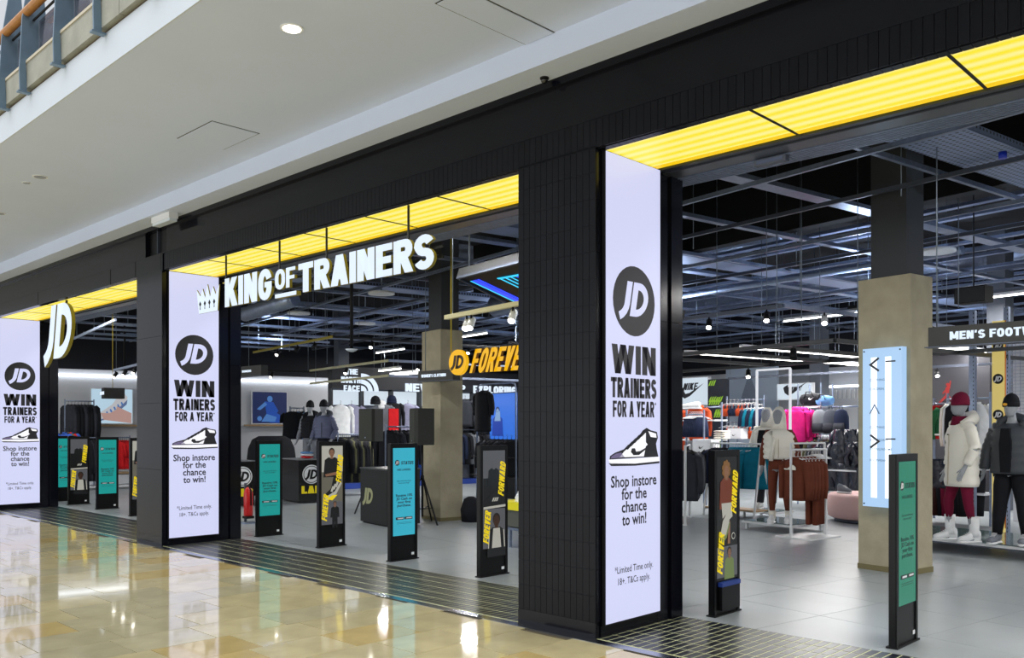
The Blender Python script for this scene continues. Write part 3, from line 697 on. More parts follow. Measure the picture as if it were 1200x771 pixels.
def stand_poster(t, f, W, kind):
    m = MB(); sc_ = MB().prism(f, rect(-W, .30, W, 1.345), 0, .004).build('screen', PM[{0: 0, 1: 8, 2: 1}[kind]], t)
    f = Fr(f.p(0, 0, .0045), f.ux, f.uy)
    if kind == 0:       # grey poster: man's portrait, trainer, standing figure
        m.prism(f, rect(-W, 1.0, W, 1.345), 0, .001, 4)
        person(m, f, -.01, 1.20, .10, 3, 1, 9, wide=1.0); m.prism(f, [(-.12, .97), (.08, 1.0), (.09, .96), (-.1, .94)], .004, .005, 3)
        m.prism(f, [(-.10, .66), (-.12, .70), (-.02, .78), (.02, .93), (.09, .97), (.14, .86), (.10, .78), (.02, .66)], .001, .002, 1)
        m.prism(f, [(-.12, .66), (-.09, .62), (.06, .70), (.15, .84), (.13, .87), (.04, .74)], .002, .003, 4); m.prism(f, [(-.09, .64), (.0, .62), (.08, .69), (.0, .69)], .003, .004, 2)
        for q in range(3): m.prism(f, [(-.03 + q * .035, .74 + q * .03), (.0 + q * .035, .73 + q * .03), (.03 + q * .035, .80 + q * .03), (.0 + q * .035, .81 + q * .03)], .003, .004, 4)
        m.prism(f, rect(-W, .30, W, .60), 0, .0005, 8)
        person(m, f, .04, .54, .055, 3, 1, 9, legs=1)
    elif kind == 1:     # steel poster: figure in haze, dark trainer, smiling man in track jacket
        m.prism(f, rect(-W, .72, W, 1.05), 0, .001, 1); person(m, f, -.01, 1.16, .07, 8, 1, 8, legs=1)
        m.prism(f, [(-W, .74), (-W, .80), (.02, .92), (.1, .98), (W, .9), (W, .74)], .004, .005, 1)
        for q in range(3): m.prism(f, [(-.04 + q * .03, .80), (-.02 + q * .03, .80), (.0 + q * .03, .84), (-.02 + q * .03, .84)], .005, .006, 4)
        m.prism(f, [(-W, .72), (-W, .745), (W, .76), (W, .735)], .005, .006, 4)
        m.prism(f, rect(-W, .30, W, .70), 0, .001, 8); person(m, f, .03, .53, .12, 7, 1, 9, wide=.9); m.prism(f, [(-.02, .51), (.08, .51), (.10, .30), (-.04, .30)], .0045, .005, 4)
        for sx in (-1, 1): m.prism(f, [(.03 + sx * .10, .49), (.03 + sx * .115, .485), (.03 + sx * .13, .3), (.03 + sx * .115, .3)], .005, .0055, 4)
    else:               # dark poster: curly haired model in rust jacket, pale trainer, figure in olive top
        person(m, f, -.02, 1.17, .10, 3, 5, 10, wide=.85)
        for k in range(9): a = k * .72; m.prism(f, [(-.02 + .05 * math.cos(a) + .022 * math.cos(j * .785), 1.235 + .06 * math.sin(a) + .025 * math.sin(j * .785)) for j in range(8)], .0025, .0032, 10)
        m.prism(f, [(-.10, .95), (.06, .95), (.08, .83), (.02, .80), (-.02, .86), (-.08, .82)], .003, .004, 4)
        m.prism(f, [(-.12, .68), (-.10, .62), (-.03, .66), (.02, .76), (.03, .86), (.0, .90), (-.04, .84), (-.08, .80)], .005, .006, 4)
        m.prism(f, [(-.11, .66), (-.095, .61), (-.02, .655), (.04, .78), (.02, .78), (-.03, .68)], .006, .007, 6); m.prism(f, [(.0, .60), (.04, .60), (.045, .8), (.01, .72)], .003, .004, 3)
        m.disc(f, .10, .66, .03, 0, .001, 4, 16); m.disc(f, .10, .66, .022, .001, .002, 1, 16)
        m.prism(f, rect(-W, .32, W, .58), 0, .0008, 8); person(m, f, .03, .49, .07, 3, 6, 9, wide=.9)
    slant_word(m, f, 'FORWARD' if kind != 2 else 'FORWARD', W - .055, 1.03, .36, .085, 2)
    slant_word(m, f, 'FOREVER', -W + .05, .52, .34, .085, 2)
    tag(m.build('screen_picture', PM, sc_), kind='stuff')
def stand(x, kind, label, yc=6.62, blue=False):
    t = thing('display_stand', label, 'display', (x, yc, 0)); W = .165
    MB().box(-.018, .032, -.205, .205, .012, 1.40).build('casing', standm, t)
    MB().box(-.035, .05, -.215, .225, 0, .012).build('base_plate', black, t)
    f = Fr((.0355, 0, 0), (0, 1, 0))
    for a in ((-.205, -.17), (.17, .205)): MB().prism(f, rect(a[0], .012, a[1], 1.40), 0, .006).build('side_frame', standm, t)
    MB().prism(f, rect(-.17, 1.35, .17, 1.40), 0, .006).build('top_bar', standm, t)
    if isinstance(kind, str): stand_teal(t, f, W, {'green': green, 'cyan': teal_b, 'teal': teal}[kind])
    else: stand_poster(t, f, W, kind)
    MB().prism(f, rect(.115, .055, .155, .085), 0, .003).build('sticker', white, t)
    m = MB(); m.box(-.09, -.05, -.208, -.2, 1.405, 1.408)
    if blue: MB().box(.035, .075, -.14, .15, .05, .25).build('leaflet_box', standm, t); MB().box(.036, .08, -.145, .155, .25, .285).build('leaflet_box_lip', mat('blue_lip', (30, 60, 140), .4), t)
    return t
for u_, v_, kd, lab_ in (
    (1041, 759.5, 'green', 'green display stand in front of the big concrete column, nearest the camera'),
    (830, 722.5, 2, 'black display stand with a curly haired model in a rust jacket'),
    (558.5, 676.5, 1, 'display stand showing a smiling man in a track jacket, just left of the tiled pillar'),
    (454, 658, 'cyan', 'bright cyan display stand in front of the dark speaker desk'),
    (371, 642, 0, 'display stand showing a portrait, a black trainer and a standing figure'),
    (299, 629, 'teal', 'teal display stand just right of the left pillar'),
    (151, 605, 0, 'display stand half hidden behind the left pillar edge'),
    (112, 597, 'teal', 'teal display stand in the far left opening'),
    (79, 591.5, 1, 'display stand with yellow words, left of the far teal one'),
    (64, 587.5, 'teal', 'teal display stand mostly hidden behind the far left pillar')):
    g_ = at_z(u_, v_); stand(g_.x + .02, kd, lab_, g_.y + .205, blue=(kd == 2))

# ================================================================== CLOTHES, RAILS AND SHOP FITTINGS
def cloth(name, rgb, r=.85, **k): return mat('cloth_' + name, rgb, r, spec=.2, noise=.10, nscale=9, **k)
K = {n: cloth(n, c) for n, c in dict(black=(26, 27, 32), charcoal=(52, 54, 62), navy=(30, 38, 62), rust=(196, 78, 42), teal=(14, 112, 138), brown=(108, 56, 40), cream=(240, 236, 224), white=(232, 234, 236), red=(196, 28, 34), pink=(226, 36, 130), grey=(120, 124, 132), lilac=(150, 150, 176), green=(38, 96, 62), burgundy=(112, 22, 52), sand=(200, 188, 168), blue=(48, 84, 170), slate=(72, 76, 86), olive=(84, 84, 60), sky=(96, 140, 190), darkbrown=(60, 34, 30)).items()}
def top_mesh(m_, w_=.46, h_=.62, slv=.56, th=.05, hood=False, puff=False, seed=0):
    rd = random.Random(seed); m = MB(); sp = []; ph = rd.random() * 6; n = 18
    zs = [0, -.03, -.07, -.14, -.22, -.30, -.38, -.46, -.54, -.62]
    ws = [.17, .34, .46, .49, .47, .46, .455, .46, .47, .48]
    for z, q in zip(zs, ws): sp.append((0, 0, z * h_ / .62, q * w_, th * (.45 if z == 0 else 1) * (1 + .25 * (-z))))
    f = (lambda q, a: 1 + .05 * math.sin(a * 5 + ph + q * .3)) if not puff else (lambda q, a: 1 + .05 * (q % 2))
    if puff:
        sp = []
        for k in range(19):
            z = -h_ * k / 18; q = .20 if k == 0 else (.40 if k == 1 else .48); sp.append((0, 0, z, q * w_, th * 1.3))
    m.ell(sp[::-1], n, 0, f)
    for s in (-1, 1):
        pts = [(s * w_ * .36, 0, -.035), (s * w_ * .50, 0, -.10), (s * (w_ * .56), .01, -.26), (s * (w_ * .58), .015, -.40 * slv / .56), (s * (w_ * .57), .0, -slv)]
        m.tube(pts[::-1], [(.036, .04), (.044, .05), (.05, .055), (.06, .07), (.05, .05)] if not puff else [(.05, .05), (.06, .06), (.066, .066), (.07, .07), (.05, .05)], 10)
    if hood: m.ell([(0, .02, -.08, .13, .06), (0, .03, .0, .12, .065), (0, .03, .05, .085, .045)], 12)
    else: m.ell([(0, 0, -.02, .085, .04), (0, 0, .025, .075, .038)], 12)
    return m.mesh('top', m_)
def trouser_mesh(m_, w_=.36, h_=.95, th=.035, seed=0):
    m = MB()
    m.ell([(0, 0, -.26, w_ / 2 * 1.02, th), (0, 0, -.1, w_ / 2, th), (0, 0, 0, w_ / 2 * .9, th * .8)], 14)
    for s in (-1, 1): m.ell([(s * w_ * .26, 0, -h_, w_ * .17, th * .8), (s * w_ * .27, 0, -h_ * .6, w_ * .20, th * .95), (s * w_ * .255, 0, -.22, w_ * .245, th)], 12, 0, lambda q, a: 1 + .05 * math.sin(4 * a + q))
    return m.mesh('trousers', m_)
def shorts_mesh(m_, w_=.36, h_=.34): 
    m = MB(); m.ell([(0, 0, -h_, w_ * .62, .05), (0, 0, -h_ * .5, w_ * .55, .045), (0, 0, 0, w_ * .42, .03)], 16, 0, lambda q, a: 1 + .07 * math.sin(6 * a + q)); return m.mesh('shorts', m_)
def bra_mesh(m_):
    m = MB(); m.ell([(0, 0, -.28, .14, .05), (0, 0, -.16, .16, .06), (0, 0, -.10, .13, .05)], 14)
    for s in (-1, 1): m.tube([(s * .09, .0, -.12), (s * .07, 0, 0)], .018, 6)
    return m.mesh('sports_top', m_)
hg = MB(); hg.tube([(-.19, 0, -.03), (0, 0, .03), (.19, 0, -.03)], .007, 6); hg.tube([(0, 0, .03), (0, 0, .075), (.018, 0, .10), (0, 0, .12), (-.018, 0, .105)], .004, 5)
HG = hg.mesh('hanger', white); HGB = HG.copy(); HGB.materials[0] = black
_cache = {}
def garment(kind, col, loc, a, label, cat, group=None, name=None, **kw):      # loc in shop-grid coordinates, a = turn on that grid
    key = (kind, col, tuple(sorted(kw.items())))
    if key not in _cache:
        _cache[key] = {'top': top_mesh, 'trousers': trouser_mesh, 'shorts': shorts_mesh, 'bra': bra_mesh}[kind](K[col], **kw)
    nm = name or {'top': 'hanging_sweater', 'trousers': 'hanging_leggings', 'shorts': 'hanging_shorts', 'bra': 'hanging_bra'}[kind]
    o = inst(_cache[key], nm, None, IW(*loc), a - R10); tag(o, label, cat, group)
    inst(HG if kind != 'top' or col in ('teal', 'brown') else HGB, 'hanger', o, (0, 0, .0)); return o
ORDN = ['first', 'second', 'third', 'fourth', 'fifth', 'sixth', 'seventh', 'eighth', 'ninth', 'tenth', 'eleventh', 'twelfth', 'thirteenth', 'fourteenth', 'fifteenth', 'sixteenth', 'seventeenth', 'eighteenth', 'nineteenth', 'twentieth', 'twenty-first', 'twenty-second', 'twenty-third', 'twenty-fourth', 'twenty-fifth', 'twenty-sixth']
def row(kind, col, n, p0, p1, a, label, cat, group, jitter=.0, **kw):
    cols = col if isinstance(col, (list, tuple)) else [col]
    for k in range(n):
        t = k / max(1, n - 1); loc = tuple(p0[i] + (p1[i] - p0[i]) * t for i in range(3))
        lab = '%s, %s from the left' % (label, ORDN[k])
        if len(lab.split()) > 16: lab = label
        garment(kind, cols[k % len(cols)], loc, a + random.uniform(-.09, .09) + jitter, lab, cat, group, **kw)
HP = math.pi / 2
wm = mat('white_steel_rail', (226, 228, 230), .35)
# 1  white rail with dark jackets beside the nearest pillar
r0, r1 = at_yi(803, 616, 10.6), at_yi(808, 600, 11.7)
t = thing('clothes_rail', 'white steel clothes rail with dark jackets just right of the nearest pillar', 'rail', IW(r0.x, 10.6), -R10); dx_, dy_ = r1.x - r0.x, 1.1
for q in (0, 1):
    MB().bar((dx_ * q, dy_ * q, 0), (dx_ * q, dy_ * q, 1.30), .03).build('post', wm, t)
    MB().box(dx_ * q - .35, dx_ * q + .02, dy_ * q - .02, dy_ * q + .02, 0, .02).build('foot', wm, t)
MB().tube([(0, 0, 1.28), (dx_, dy_, 1.28)], .015, 8).build('rail', wm, t)
row('top', ['charcoal', 'black', 'slate'], 8, (at_yi(803, 500, 10.75).x, 10.75, 1.17), (at_yi(807, 500, 11.6).x, 11.6, 1.17), 0.2, 'dark jacket on the white rail right of the nearest pillar', 'jacket', 'dark jackets on the white rail', w_=.5, h_=.78, slv=.66, th=.06)
# 2  A-frame with teal hooded tops
ax0, ax1 = at_yi(834, 500, 12.4).x, at_yi(893, 500, 12.4).x; ac = (ax0 + ax1) / 2; ah = (ax1 - ax0) / 2
t = thing('clothes_rail', 'white A-frame clothes rail holding teal hooded tops with a low wooden shelf', 'rail', IW(ac, 12.4), -R10)
for x in (-ah, ah):
    for s in (-1, 1): MB().bar((x, s * .22, 0), (x, s * .015, 1.31), .028).build('leg', wm, t)
    MB().bar((x, -.20, .12), (x, .20, .12), .02).build('cross_bar', wm, t)
MB().tube([(-ah - .04, 0, 1.30), (ah + .04, 0, 1.30)], .016, 8).build('rail', wm, t)
MB().box(-ah, ah, -.19, .19, .13, .155).build('shelf', mat('pale_oak', (176, 146, 108), .5, noise=.1), t)
row('top', 'teal', 9, (at_yi(862, 500, 12.4).x, 12.36, 1.19), (at_yi(885, 500, 12.4).x, 12.44, 1.19), HP - .95, 'teal hooded top hanging with others on the white A-frame rail', 'hooded top', 'teal hooded tops on the A-frame rail', w_=.5, h_=.68, slv=.62, th=.045, hood=True)
row('top', ['black', 'navy'], 5, (at_yi(838, 500, 12.4).x, 12.4, 1.19), (at_yi(850, 500, 12.4).x, 12.4, 1.19), HP - .8, 'black top hanging left of the teal ones on the A-frame rail', 'top', 'black tops on the A-frame rail', w_=.46, h_=.62, slv=.58)
# 3  low white display table with glass top
gtop = mat('glass_top', (150, 180, 180), .06, trans=.7)
def low_table(label, xi, yi, lx, ly, z, leg=wm, topm=None):
    t = thing('low_display_table', label, 'display table', IW(xi, yi), -R10)
    MB().box(-lx / 2, lx / 2, -ly / 2, ly / 2, z - .045, z - .012).build('frame', leg, t)
    MB().box(-lx / 2 + .03, lx / 2 - .03, -ly / 2 + .03, ly / 2 - .03, z - .012, z).build('glass_top', topm or gtop, t)
    for sx in (-1, 1):
        for sy in (-1, 1): MB().box(sx * (lx / 2 - .06) - .018, sx * (lx / 2 - .06) + .018, sy * (ly / 2 - .06) - .018, sy * (ly / 2 - .06) + .018, 0, z - .045).build('leg', leg, t)
    return t
low_table('low white table under the mannequin in the padded vest', -8.62, 11.45, .95, .85, .14)
# 4  white rail with brown tops and leggings
t = thing('clothes_rail', 'white rail on a flat base plate with brown tops and leggings', 'rail', IW(-7.85, 10.9), -R10)
MB().box(-.28, .32, -.30, .42, 0, .02).build('base_plate', wm, t)
for p in ((-.02, -.28), (.1, .38)): MB().bar((p[0], p[1], 0), (p[0], p[1], 1.36 if p[1] < 0 else 1.27), .026).build('post', wm, t)
MB().tube([(-.02, -.28, 1.27), (.1, .40, 1.27)], .014, 8).build('rail', wm, t)
MB().bar((-.02, -.28, 1.36), (-.02, .52, 1.36), .024).build('upper_bar', wm, t); MB().bar((-.02, .52, 0), (-.02, .52, 1.36), .024).build('rear_post', wm, t)
row('top', 'brown', 6, (at_yi(931, 500, 10.7).x, 10.70, 1.14), (at_yi(951, 500, 11.1).x, 11.1, 1.14), .05, 'brown top hanging on the white rail with a base plate', 'top', 'brown tops on the base plate rail', w_=.36, h_=.60, slv=.58)
g = fr = Fr(IW(at_yi(931, 500, 10.7).x, 10.625, 0), (math.cos(R10), -math.sin(R10), 0))
m = MB(); m.prism(fr, [(-.10, .98), (.08, .98), (.075, 1.02), (.04, 1.05), (-.02, 1.055), (-.03, 1.02)], 0, .003); m.prism(fr, rect(-.12, .985, -.04, 1.0), 0, .003)
tag(m.build('chest_emblem', K['cream']), 'cream dome shaped emblem on the front brown top', 'emblem')
row('trousers', 'brown', 8, (at_yi(950, 500, 11.1).x, 11.12, 1.16), (at_yi(961, 500, 11.45).x, 11.45, 1.16), .1, 'brown leggings hanging at the right end of the base plate rail', 'leggings', 'brown leggings on the base plate rail', w_=.22, h_=1.0, th=.03)
# 5  pink upholstered round seat
t = thing('round_seat', 'pale pink round upholstered seat behind the concrete column', 'seat', IW(-8.45, 13.7))
MB().ell([(0, 0, .06, .70, .70), (0, 0, .09, .76, .76), (0, 0, .25, .78, .78), (0, 0, .42, .77, .77), (0, 0, .465, .73, .73), (0, 0, .475, .60, .60)], 40).build('cushion', mat('pink_fabric', (214, 176, 172), .9), t)
MB().ell([(0, 0, 0, .66, .66), (0, 0, .06, .66, .66)], 32).build('plinth', galv_d, t)
# shoes
def shoe_mesh(main, sole=white, L=.29):
    m = MB(); R = []
    for y, w_, h_ in ((-.5, .01, .03), (-.47, .034, .05), (-.36, .047, .065), (-.2, .05, .075), (-.05, .045, .095), (.1, .04, .12), (.25, .038, .135), (.42, .036, .14), (.49, .02, .12), (.5, .005, .05)):
        R.append([(w_ * math.cos(a) , y * L, .022 + max(0, h_ * .5 * (1 + math.sin(a)) - .0)) for a in [2 * math.pi * k / 14 for k in range(14)]])
    m.rings(R, 0)
    R = []
    for y, w_ in ((-.51, .008), (-.49, .03), (-.38, .05), (-.2, .054), (0, .045), (.25, .043), (.45, .04), (.52, .025), (.53, .006)):
        R.append([(w_ * math.cos(a), y * L, .016 + .016 * math.sin(a)) for a in [2 * math.pi * k / 12 for k in range(12)]])
    m.rings(R, 1)
    for k in range(4): m.bar((-.026, (-.2 + k * .07) * L, .095 + k * .012), (.026, (-.2 + k * .07) * L, .095 + k * .012), .008, .006, 1)
    return m.mesh('shoe', (main, sole))
SHW = shoe_mesh(K['white']); SHG = shoe_mesh(K['grey']); SHB = shoe_mesh(K['black'])
tag(inst(SHG, 'trainer', None, IW(-8.75, 13.25, .475), 1.2), 'grey trainer lying on the pale pink round seat', 'shoe')

# ------------------------------------------------------------------ back of the right hand area
def lightbox(name, label, p0, p1, deep, logo, cat='sign', mm=None):      # p0, p1 in grid coordinates, same yi
    t = thing(name, label, cat, IW(p0[0], p0[1], 0), -R10); w_ = p1[0] - p0[0]; z0, z1 = min(p0[2], p1[2]), max(p0[2], p1[2])
    if name == 'shelf_sign': MB().box(w_ / 2 - .015, w_ / 2 + .015, deep / 2, deep / 2 + .03, 0, z0).build('post', galv, t)
    bx_ = MB().box(0, w_, 0, deep, z0, z1).build('box', mm or mat('lightbox_face', (214, 228, 240), .4, emit=.85), t)
    MB().box(-.02, w_ + .02, .01, deep + .02, z0 - .02, z1 + .02).build('frame', whitepaint, t)
    if logo:
        f = Fr((w_ / 2, -.003, (z0 + z1) / 2), (1, 0, 0)); m = MB(); h_ = z1 - z0
        if logo == 'mark':
            word(m, f, 'NIKE', -w_ * .02, .06 * h_, .26 * h_, w_ * .42, 0, 0, .003, t=.22, W=.55, shear=.25)
            swoosh(m, f, -w_ * .32, -.26 * h_, w_ * .72, .003, 0)
        else: swoosh(m, f, -w_ * .15, -.06, w_ * .3, .003, 0)
        tag(m.build('logo', screenink_d, bx_), kind='stuff')
    return t
YB = 18.0
lightbox('brand_lightbox', 'pale blue lightbox with tick logo right beside the nearest pillar', at_yi(790, 475, YB), at_yi(829, 442, YB), .1, 'mark')
lightbox('brand_lightbox', 'pale blue lightbox with tick logo behind the mannequins', at_yi(911, 468, YB + 1), at_yi(951, 449, YB + 1), .1, 'mark')
a, b = at_yi(829.5, 560, YB - .1), at_yi(853, 443.5, YB - .1)
t = thing('banner_board', 'tall dark board with lime green brush lettering', 'board', IW(a.x, a.y, 0), -R10)
MB().box(0, b.x - a.x, 0, .05, .0, b.z).build('board', mat('dark_blue_board', (34, 38, 52), .4), t)
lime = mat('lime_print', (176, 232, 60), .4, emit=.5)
f = Fr((0, -.004, 0), (1, 0, 0)); wv = b.x - a.x; m = MB(); rr = random.Random(5)
for zc, x0, n in ((b.z - .12, .02, 3), (b.z - .55, .03, 6), (b.z - .63, .03, 5), (b.z - .88, .22, 5), (b.z - .96, .2, 4), (b.z - 1.62, .22, 4), (b.z - 1.75, .25, 3)):
    for q in range(n): x = x0 + q * .075; m.prism(f, [(x, zc - .05), (x + .05, zc - .04), (x + .12, zc + .08 + .03 * rr.random()), (x + .06, zc + .07)], 0, .003)
tag(m.build('brush_lettering', lime, t), kind='stuff')
# tall unit with rust tops by the pillar
def wall_rail(label, xa, xb, yi, z, posts=True, base=0.0, name='clothes_rail', shelf=None):
    t = thing(name, label, 'rail', IW(xa, yi, 0), -R10); L = xb - xa
    MB().tube([(0, 0, z), (L, 0, z)], .016, 8).build('rail', galv, t)
    for x in (0, L): MB().bar((x, .02, 0), (x, .02, z + .1), .03).build('post', galv, t)
    for k, zz in enumerate(shelf or []): MB().box(0, L, -.2, .2, zz, zz + .03).build('shelf', whitepaint, t)
    return t
q0, q1 = at_yi(797, 500, 14.5), at_yi(845, 500, 14.5)
wall_rail('tall display rail with rust jackets and dark shorts by the nearest pillar', q0.x - .3, q1.x, 14.5, 2.02, shelf=[1.30, 1.72])
for u, w_, lab in ((800, .42, 'rust top hanging right against the pillar edge'), (826, .44, 'rust hooded jacket hanging with folded collar beside the lime lettered board')):
    p = at_yi(u, 478, 14.6); garment('top', 'rust', (p.x, 14.4, 1.98 if u < 810 else 2.02), .35, lab, 'jacket', None, w_=w_, h_=.72 if u > 810 else .9, slv=.62, th=.09, hood=u > 810)
p0, p1 = at_yi(808, 482, 14.0), at_yi(820, 482, 14.0)
row('shorts', 'navy', 9, (p0.x, 14.0, 1.80), (p1.x, 14.05, 1.80), HP - .6, 'navy shorts hanging in a row in front of the rust jackets', 'shorts', 'navy shorts in a row', w_=.26, h_=.42)
t = wall_rail('short front rail carrying the navy shorts', p0.x - .1, p1.x + .1, 14.0, 1.86)
p = at_yi(805, 470, 14.2)
tag(inst(shoe_mesh(K['white'], white, .62), 'giant_trainer', None, IW(p.x, 14.2, 1.98), -1.2 - R10), 'large white trainer standing on top of the rail beside the pillar', 'shoe')
lightbox('shelf_sign', 'small white panel with tick logo under the rust jackets', at_yi(812, 529, 13.6), at_yi(832, 516, 13.6), .25, 'tick', mm=whitepaint)
# folded tops on a stand
def folded(label, p, cols, group, n=4, w_=.3):
    for k in range(n):
        key = ('fold', cols[k % len(cols)], w_)
        if key not in _cache:
            m = MB(); m.tube([(-w_ / 2, 0, .022), (-w_ / 2 + .02, 0, .024), (w_ / 2 - .02, 0, .024), (w_ / 2, 0, .022)], [(.09, .016), (.12, .024), (.12, .024), (.09, .016)], 10); _cache[key] = m.mesh('folded', K[cols[k % len(cols)]])
        tag(inst(_cache[key], 'folded_shirt', None, IW(p[0], p[1], p[2] + .047 * k), -R10), label, 'folded top', group)
p = at_yi(846, 515, 14.6); folded('cream folded top in the small pile below the lime lettered board', (p.x, 14.6, 1.335), ['cream'], 'cream folded tops', 4)
# rails of rust and navy sports tops
for r, (v, n, cols) in enumerate(((474, 8, ['rust', 'rust', 'navy', 'navy']), (500, 8, ['navy', 'rust', 'navy']))):
    a, b = at_yi(855, v, 16.5), at_yi(886, v, 16.5)
    wall_rail(['upper', 'lower'][r] + ' back rail of rust and navy sports tops left of the mannequins', a.x - .1, b.x + .2, 16.5, a.z + .1)
    row('bra', cols, n, (a.x, 16.4, a.z), (b.x, 16.4, a.z), .5, 'small sports top on the %s rail left of the mannequins' % ['upper', 'lower'][r], 'sports top', '%s rail of sports tops' % ['upper', 'lower'][r])
row('shorts', ['navy', 'teal'], 5, (at_yi(876, 478, 16.2).x, 16.2, 2.0), (at_yi(893, 478, 16.2).x, 16.2, 2.0), .6, 'dark shorts hanging just left of the mannequin in the open jacket', 'shorts', 'dark shorts left of the mannequins', h_=.4)
lightbox('shelf_sign', 'small white panel with tick logo below the rust sports tops', at_yi(853, 513, 16), at_yi(868, 503, 16), .2, 'tick', mm=whitepaint)
lightbox('shelf_sign', 'small white panel with tick logo just left of the open jacket mannequin', at_yi(884, 514, 15.8), at_yi(895, 502, 15.8), .2, 'tick', mm=whitepaint)
# tall white portal frame lights
t = thing('portal_frame', 'slim white upright frame standing around the mannequins', 'frame', IW(0, 0), -R10)
a, b = at_yi(887, 434, 13.2), at_yi(926, 437, 13.2)
for q in (a, b): MB().bar((q.x, 13.2, 0), (q.x, 13.2, a.z), .035).build('post', mat('lit_white_post', (235, 238, 245), .4, emit=.8), t)
MB().bar((a.x, 13.2, a.z), (b.x, 13.2, a.z), .035).build('top_bar', mat('lit_white_post', (235, 238, 245), .4), t)
# shelf unit with black bag, pink tops and bags
a, b = at_yi(935, 450, 15.5), at_yi(962, 450, 15.5)
t = thing('shelf_unit', 'white metal shelf unit with a black sports bag on its top shelf', 'shelf', IW(a.x, 15.5, 0), -R10); L = b.x - a.x
for x in (0, L):
    for y in (0, .4): MB().bar((x, y, 0), (x, y, at_yi(950, 449, 15.5).z), .025).build('post', galv, t)
for v in (476, 510, 540): z = at_yi(950, v, 15.5).z; MB().box(-.02, L + .02, -.02, .42, z - .025, z).build('shelf', whitepaint, t)
zt = at_yi(950, 476, 15.5).z
def bag(label, xi, yi, z, w_, h_, col, logo=True, name='sports_bag'):
    t = thing(name, label, 'bag', IW(xi, yi, z), -R10)
    m = MB(); m.tube([(-w_ / 2, 0, h_ * .45), (-w_ / 2 + .04, 0, h_ * .48), (0, 0, h_ * .5), (w_ / 2 - .04, 0, h_ * .48), (w_ / 2, 0, h_ * .45)], [(.07, h_ * .28), (.11, h_ * .42), (.12, h_ * .5), (.11, h_ * .42), (.07, h_ * .28)], 12); m.build('bag_body', K[col], t)
    MB().tube([(-w_ * .25, -.1, h_ * .5), (-w_ * .12, -.12, h_ * 1.05), (w_ * .12, -.12, h_ * 1.05), (w_ * .25, -.1, h_ * .5)], .012, 6).build('handle', black, t)
    if logo: m = MB(); swoosh(m, Fr((.0, -.128, h_ * .45), (1, 0, 0)), 0, 0, w_ * .28, .004, 0); m.build('logo', white, t)
    return t
bag('black sports bag with a white tick on the top shelf', (a.x + b.x) / 2, 15.6, zt, .52, .28, 'black')
row('top', 'pink', 4, (at_yi(932, 478, 15.0).x, 15.0, 1.95), (at_yi(938, 478, 15.2).x, 15.3, 1.95), .9, 'bright pink hooded top right behind the padded vest mannequin', 'hooded top', 'bright pink hooded tops', w_=.46, h_=.7, hood=True)
row('trousers', 'black', 5, (at_yi(940, 485, 15.4).x, 15.4, 1.85), (at_yi(950, 485, 15.4).x, 15.4, 1.85), 1.0, 'black trousers between the pink tops and the pink bag', 'trousers', 'black trousers beside pink tops', h_=.7)
for u, col, lab in ((954, 'pink', 'small bright pink backpack hanging below the black sports bag'), (971, 'grey', 'light grey backpack hanging left of the dark one'), (984, 'slate', 'grey backpack hanging beside the light grey one'), (996, 'navy', 'dark navy backpack hanging at the edge of the concrete column')):
    p = at_yi(u, 508, 15.6); s = .6 if col == 'pink' else 1.15
    t = thing('backpack', lab, 'backpack', IW(p.x, 15.3, p.z), -R10)
    MB().ell([(0, 0, 0, .13 * s, .07), (0, 0, .08 * s, .15 * s, .09), (0, 0, .28 * s, .145 * s, .085), (0, 0, .38 * s, .11 * s, .06), (0, 0, .42 * s, .05 * s, .03)], 16).build('bag_body', K[col], t)
    MB().ell([(0, -.07, .03, .11 * s, .05), (0, -.085, .1 * s, .115 * s, .05), (0, -.07, .18 * s, .10 * s, .04)], 14).build('pocket', K['charcoal' if col != 'pink' else 'pink'], [c_ for c_ in t.children][0])
    MB().tube([(-.03, 0, .40 * s), (-.03, 0, .47 * s), (.03, 0, .47 * s), (.03, 0, .40 * s)], .008, 6).build('handle', black, t)
a = at_yi(962, 500, 15.7); wall_rail('rail the backpacks hang from left of the concrete column', a.x, at_yi(1006, 500, 15.7).x, 15.7, 2.0, shelf=[1.35, .7])
bag('pale blue sports bag above the grey backpacks', at_yi(970, 485, 15.7).x, 15.6, 2.02, .36, .22, 'sky', False)
# heap of glossy black padded coats, shelves of shoes
gloss = mat('glossy_padded_black', (34, 38, 52), .22, spec=.7, bump=.6, bscale=14)
def padded(name, label, group, p, s, seed, col=gloss, cat='jacket'):
    m = MB(); rd = random.Random(seed); ph = rd.random() * 6
    m.ell([(0, 0, z * s, (.20 + .03 * math.sin(z * 9 + ph)) * s * (1 if z < .5 else .7), .11 * s) for z in [k * .06 for k in range(12)]], 14, 0, lambda q, a: 1 + .10 * (q % 2) + .05 * math.sin(3 * a + q))
    for sx in (-1, 1): m.tube([(sx * .13 * s, 0, .60 * s), (sx * .24 * s, -.02, .50 * s), (sx * .28 * s, -.04, .28 * s), (sx * .25 * s, -.06, .08 * s)], [(.07 * s, .08 * s)] * 4, 10)
    o = m.build(name, col, None, IW(*p), -R10 + rd.uniform(-.5, .5)); return tag(o, label, cat, group)
k = 0
for v, us in ((560, (962, 975, 988, 1001)), (535, (968, 982, 996, 1008)), (520, (985, 999))):
    for u in us:
        k += 1; p = at_yi(u, v, 15.0); padded('padded_coat', 'glossy black padded coat in the crowded rack left of the concrete column', 'glossy padded coats behind the round seat', (p.x, 15.0, max(.3, p.z - .25)), .8, k)
a = at_yi(955, 500, 15.0); wall_rail('low rack holding the glossy padded coats', a.x, at_yi(1012, 500, 15.0).x, 15.1, 1.25, shelf=[.3, .75])
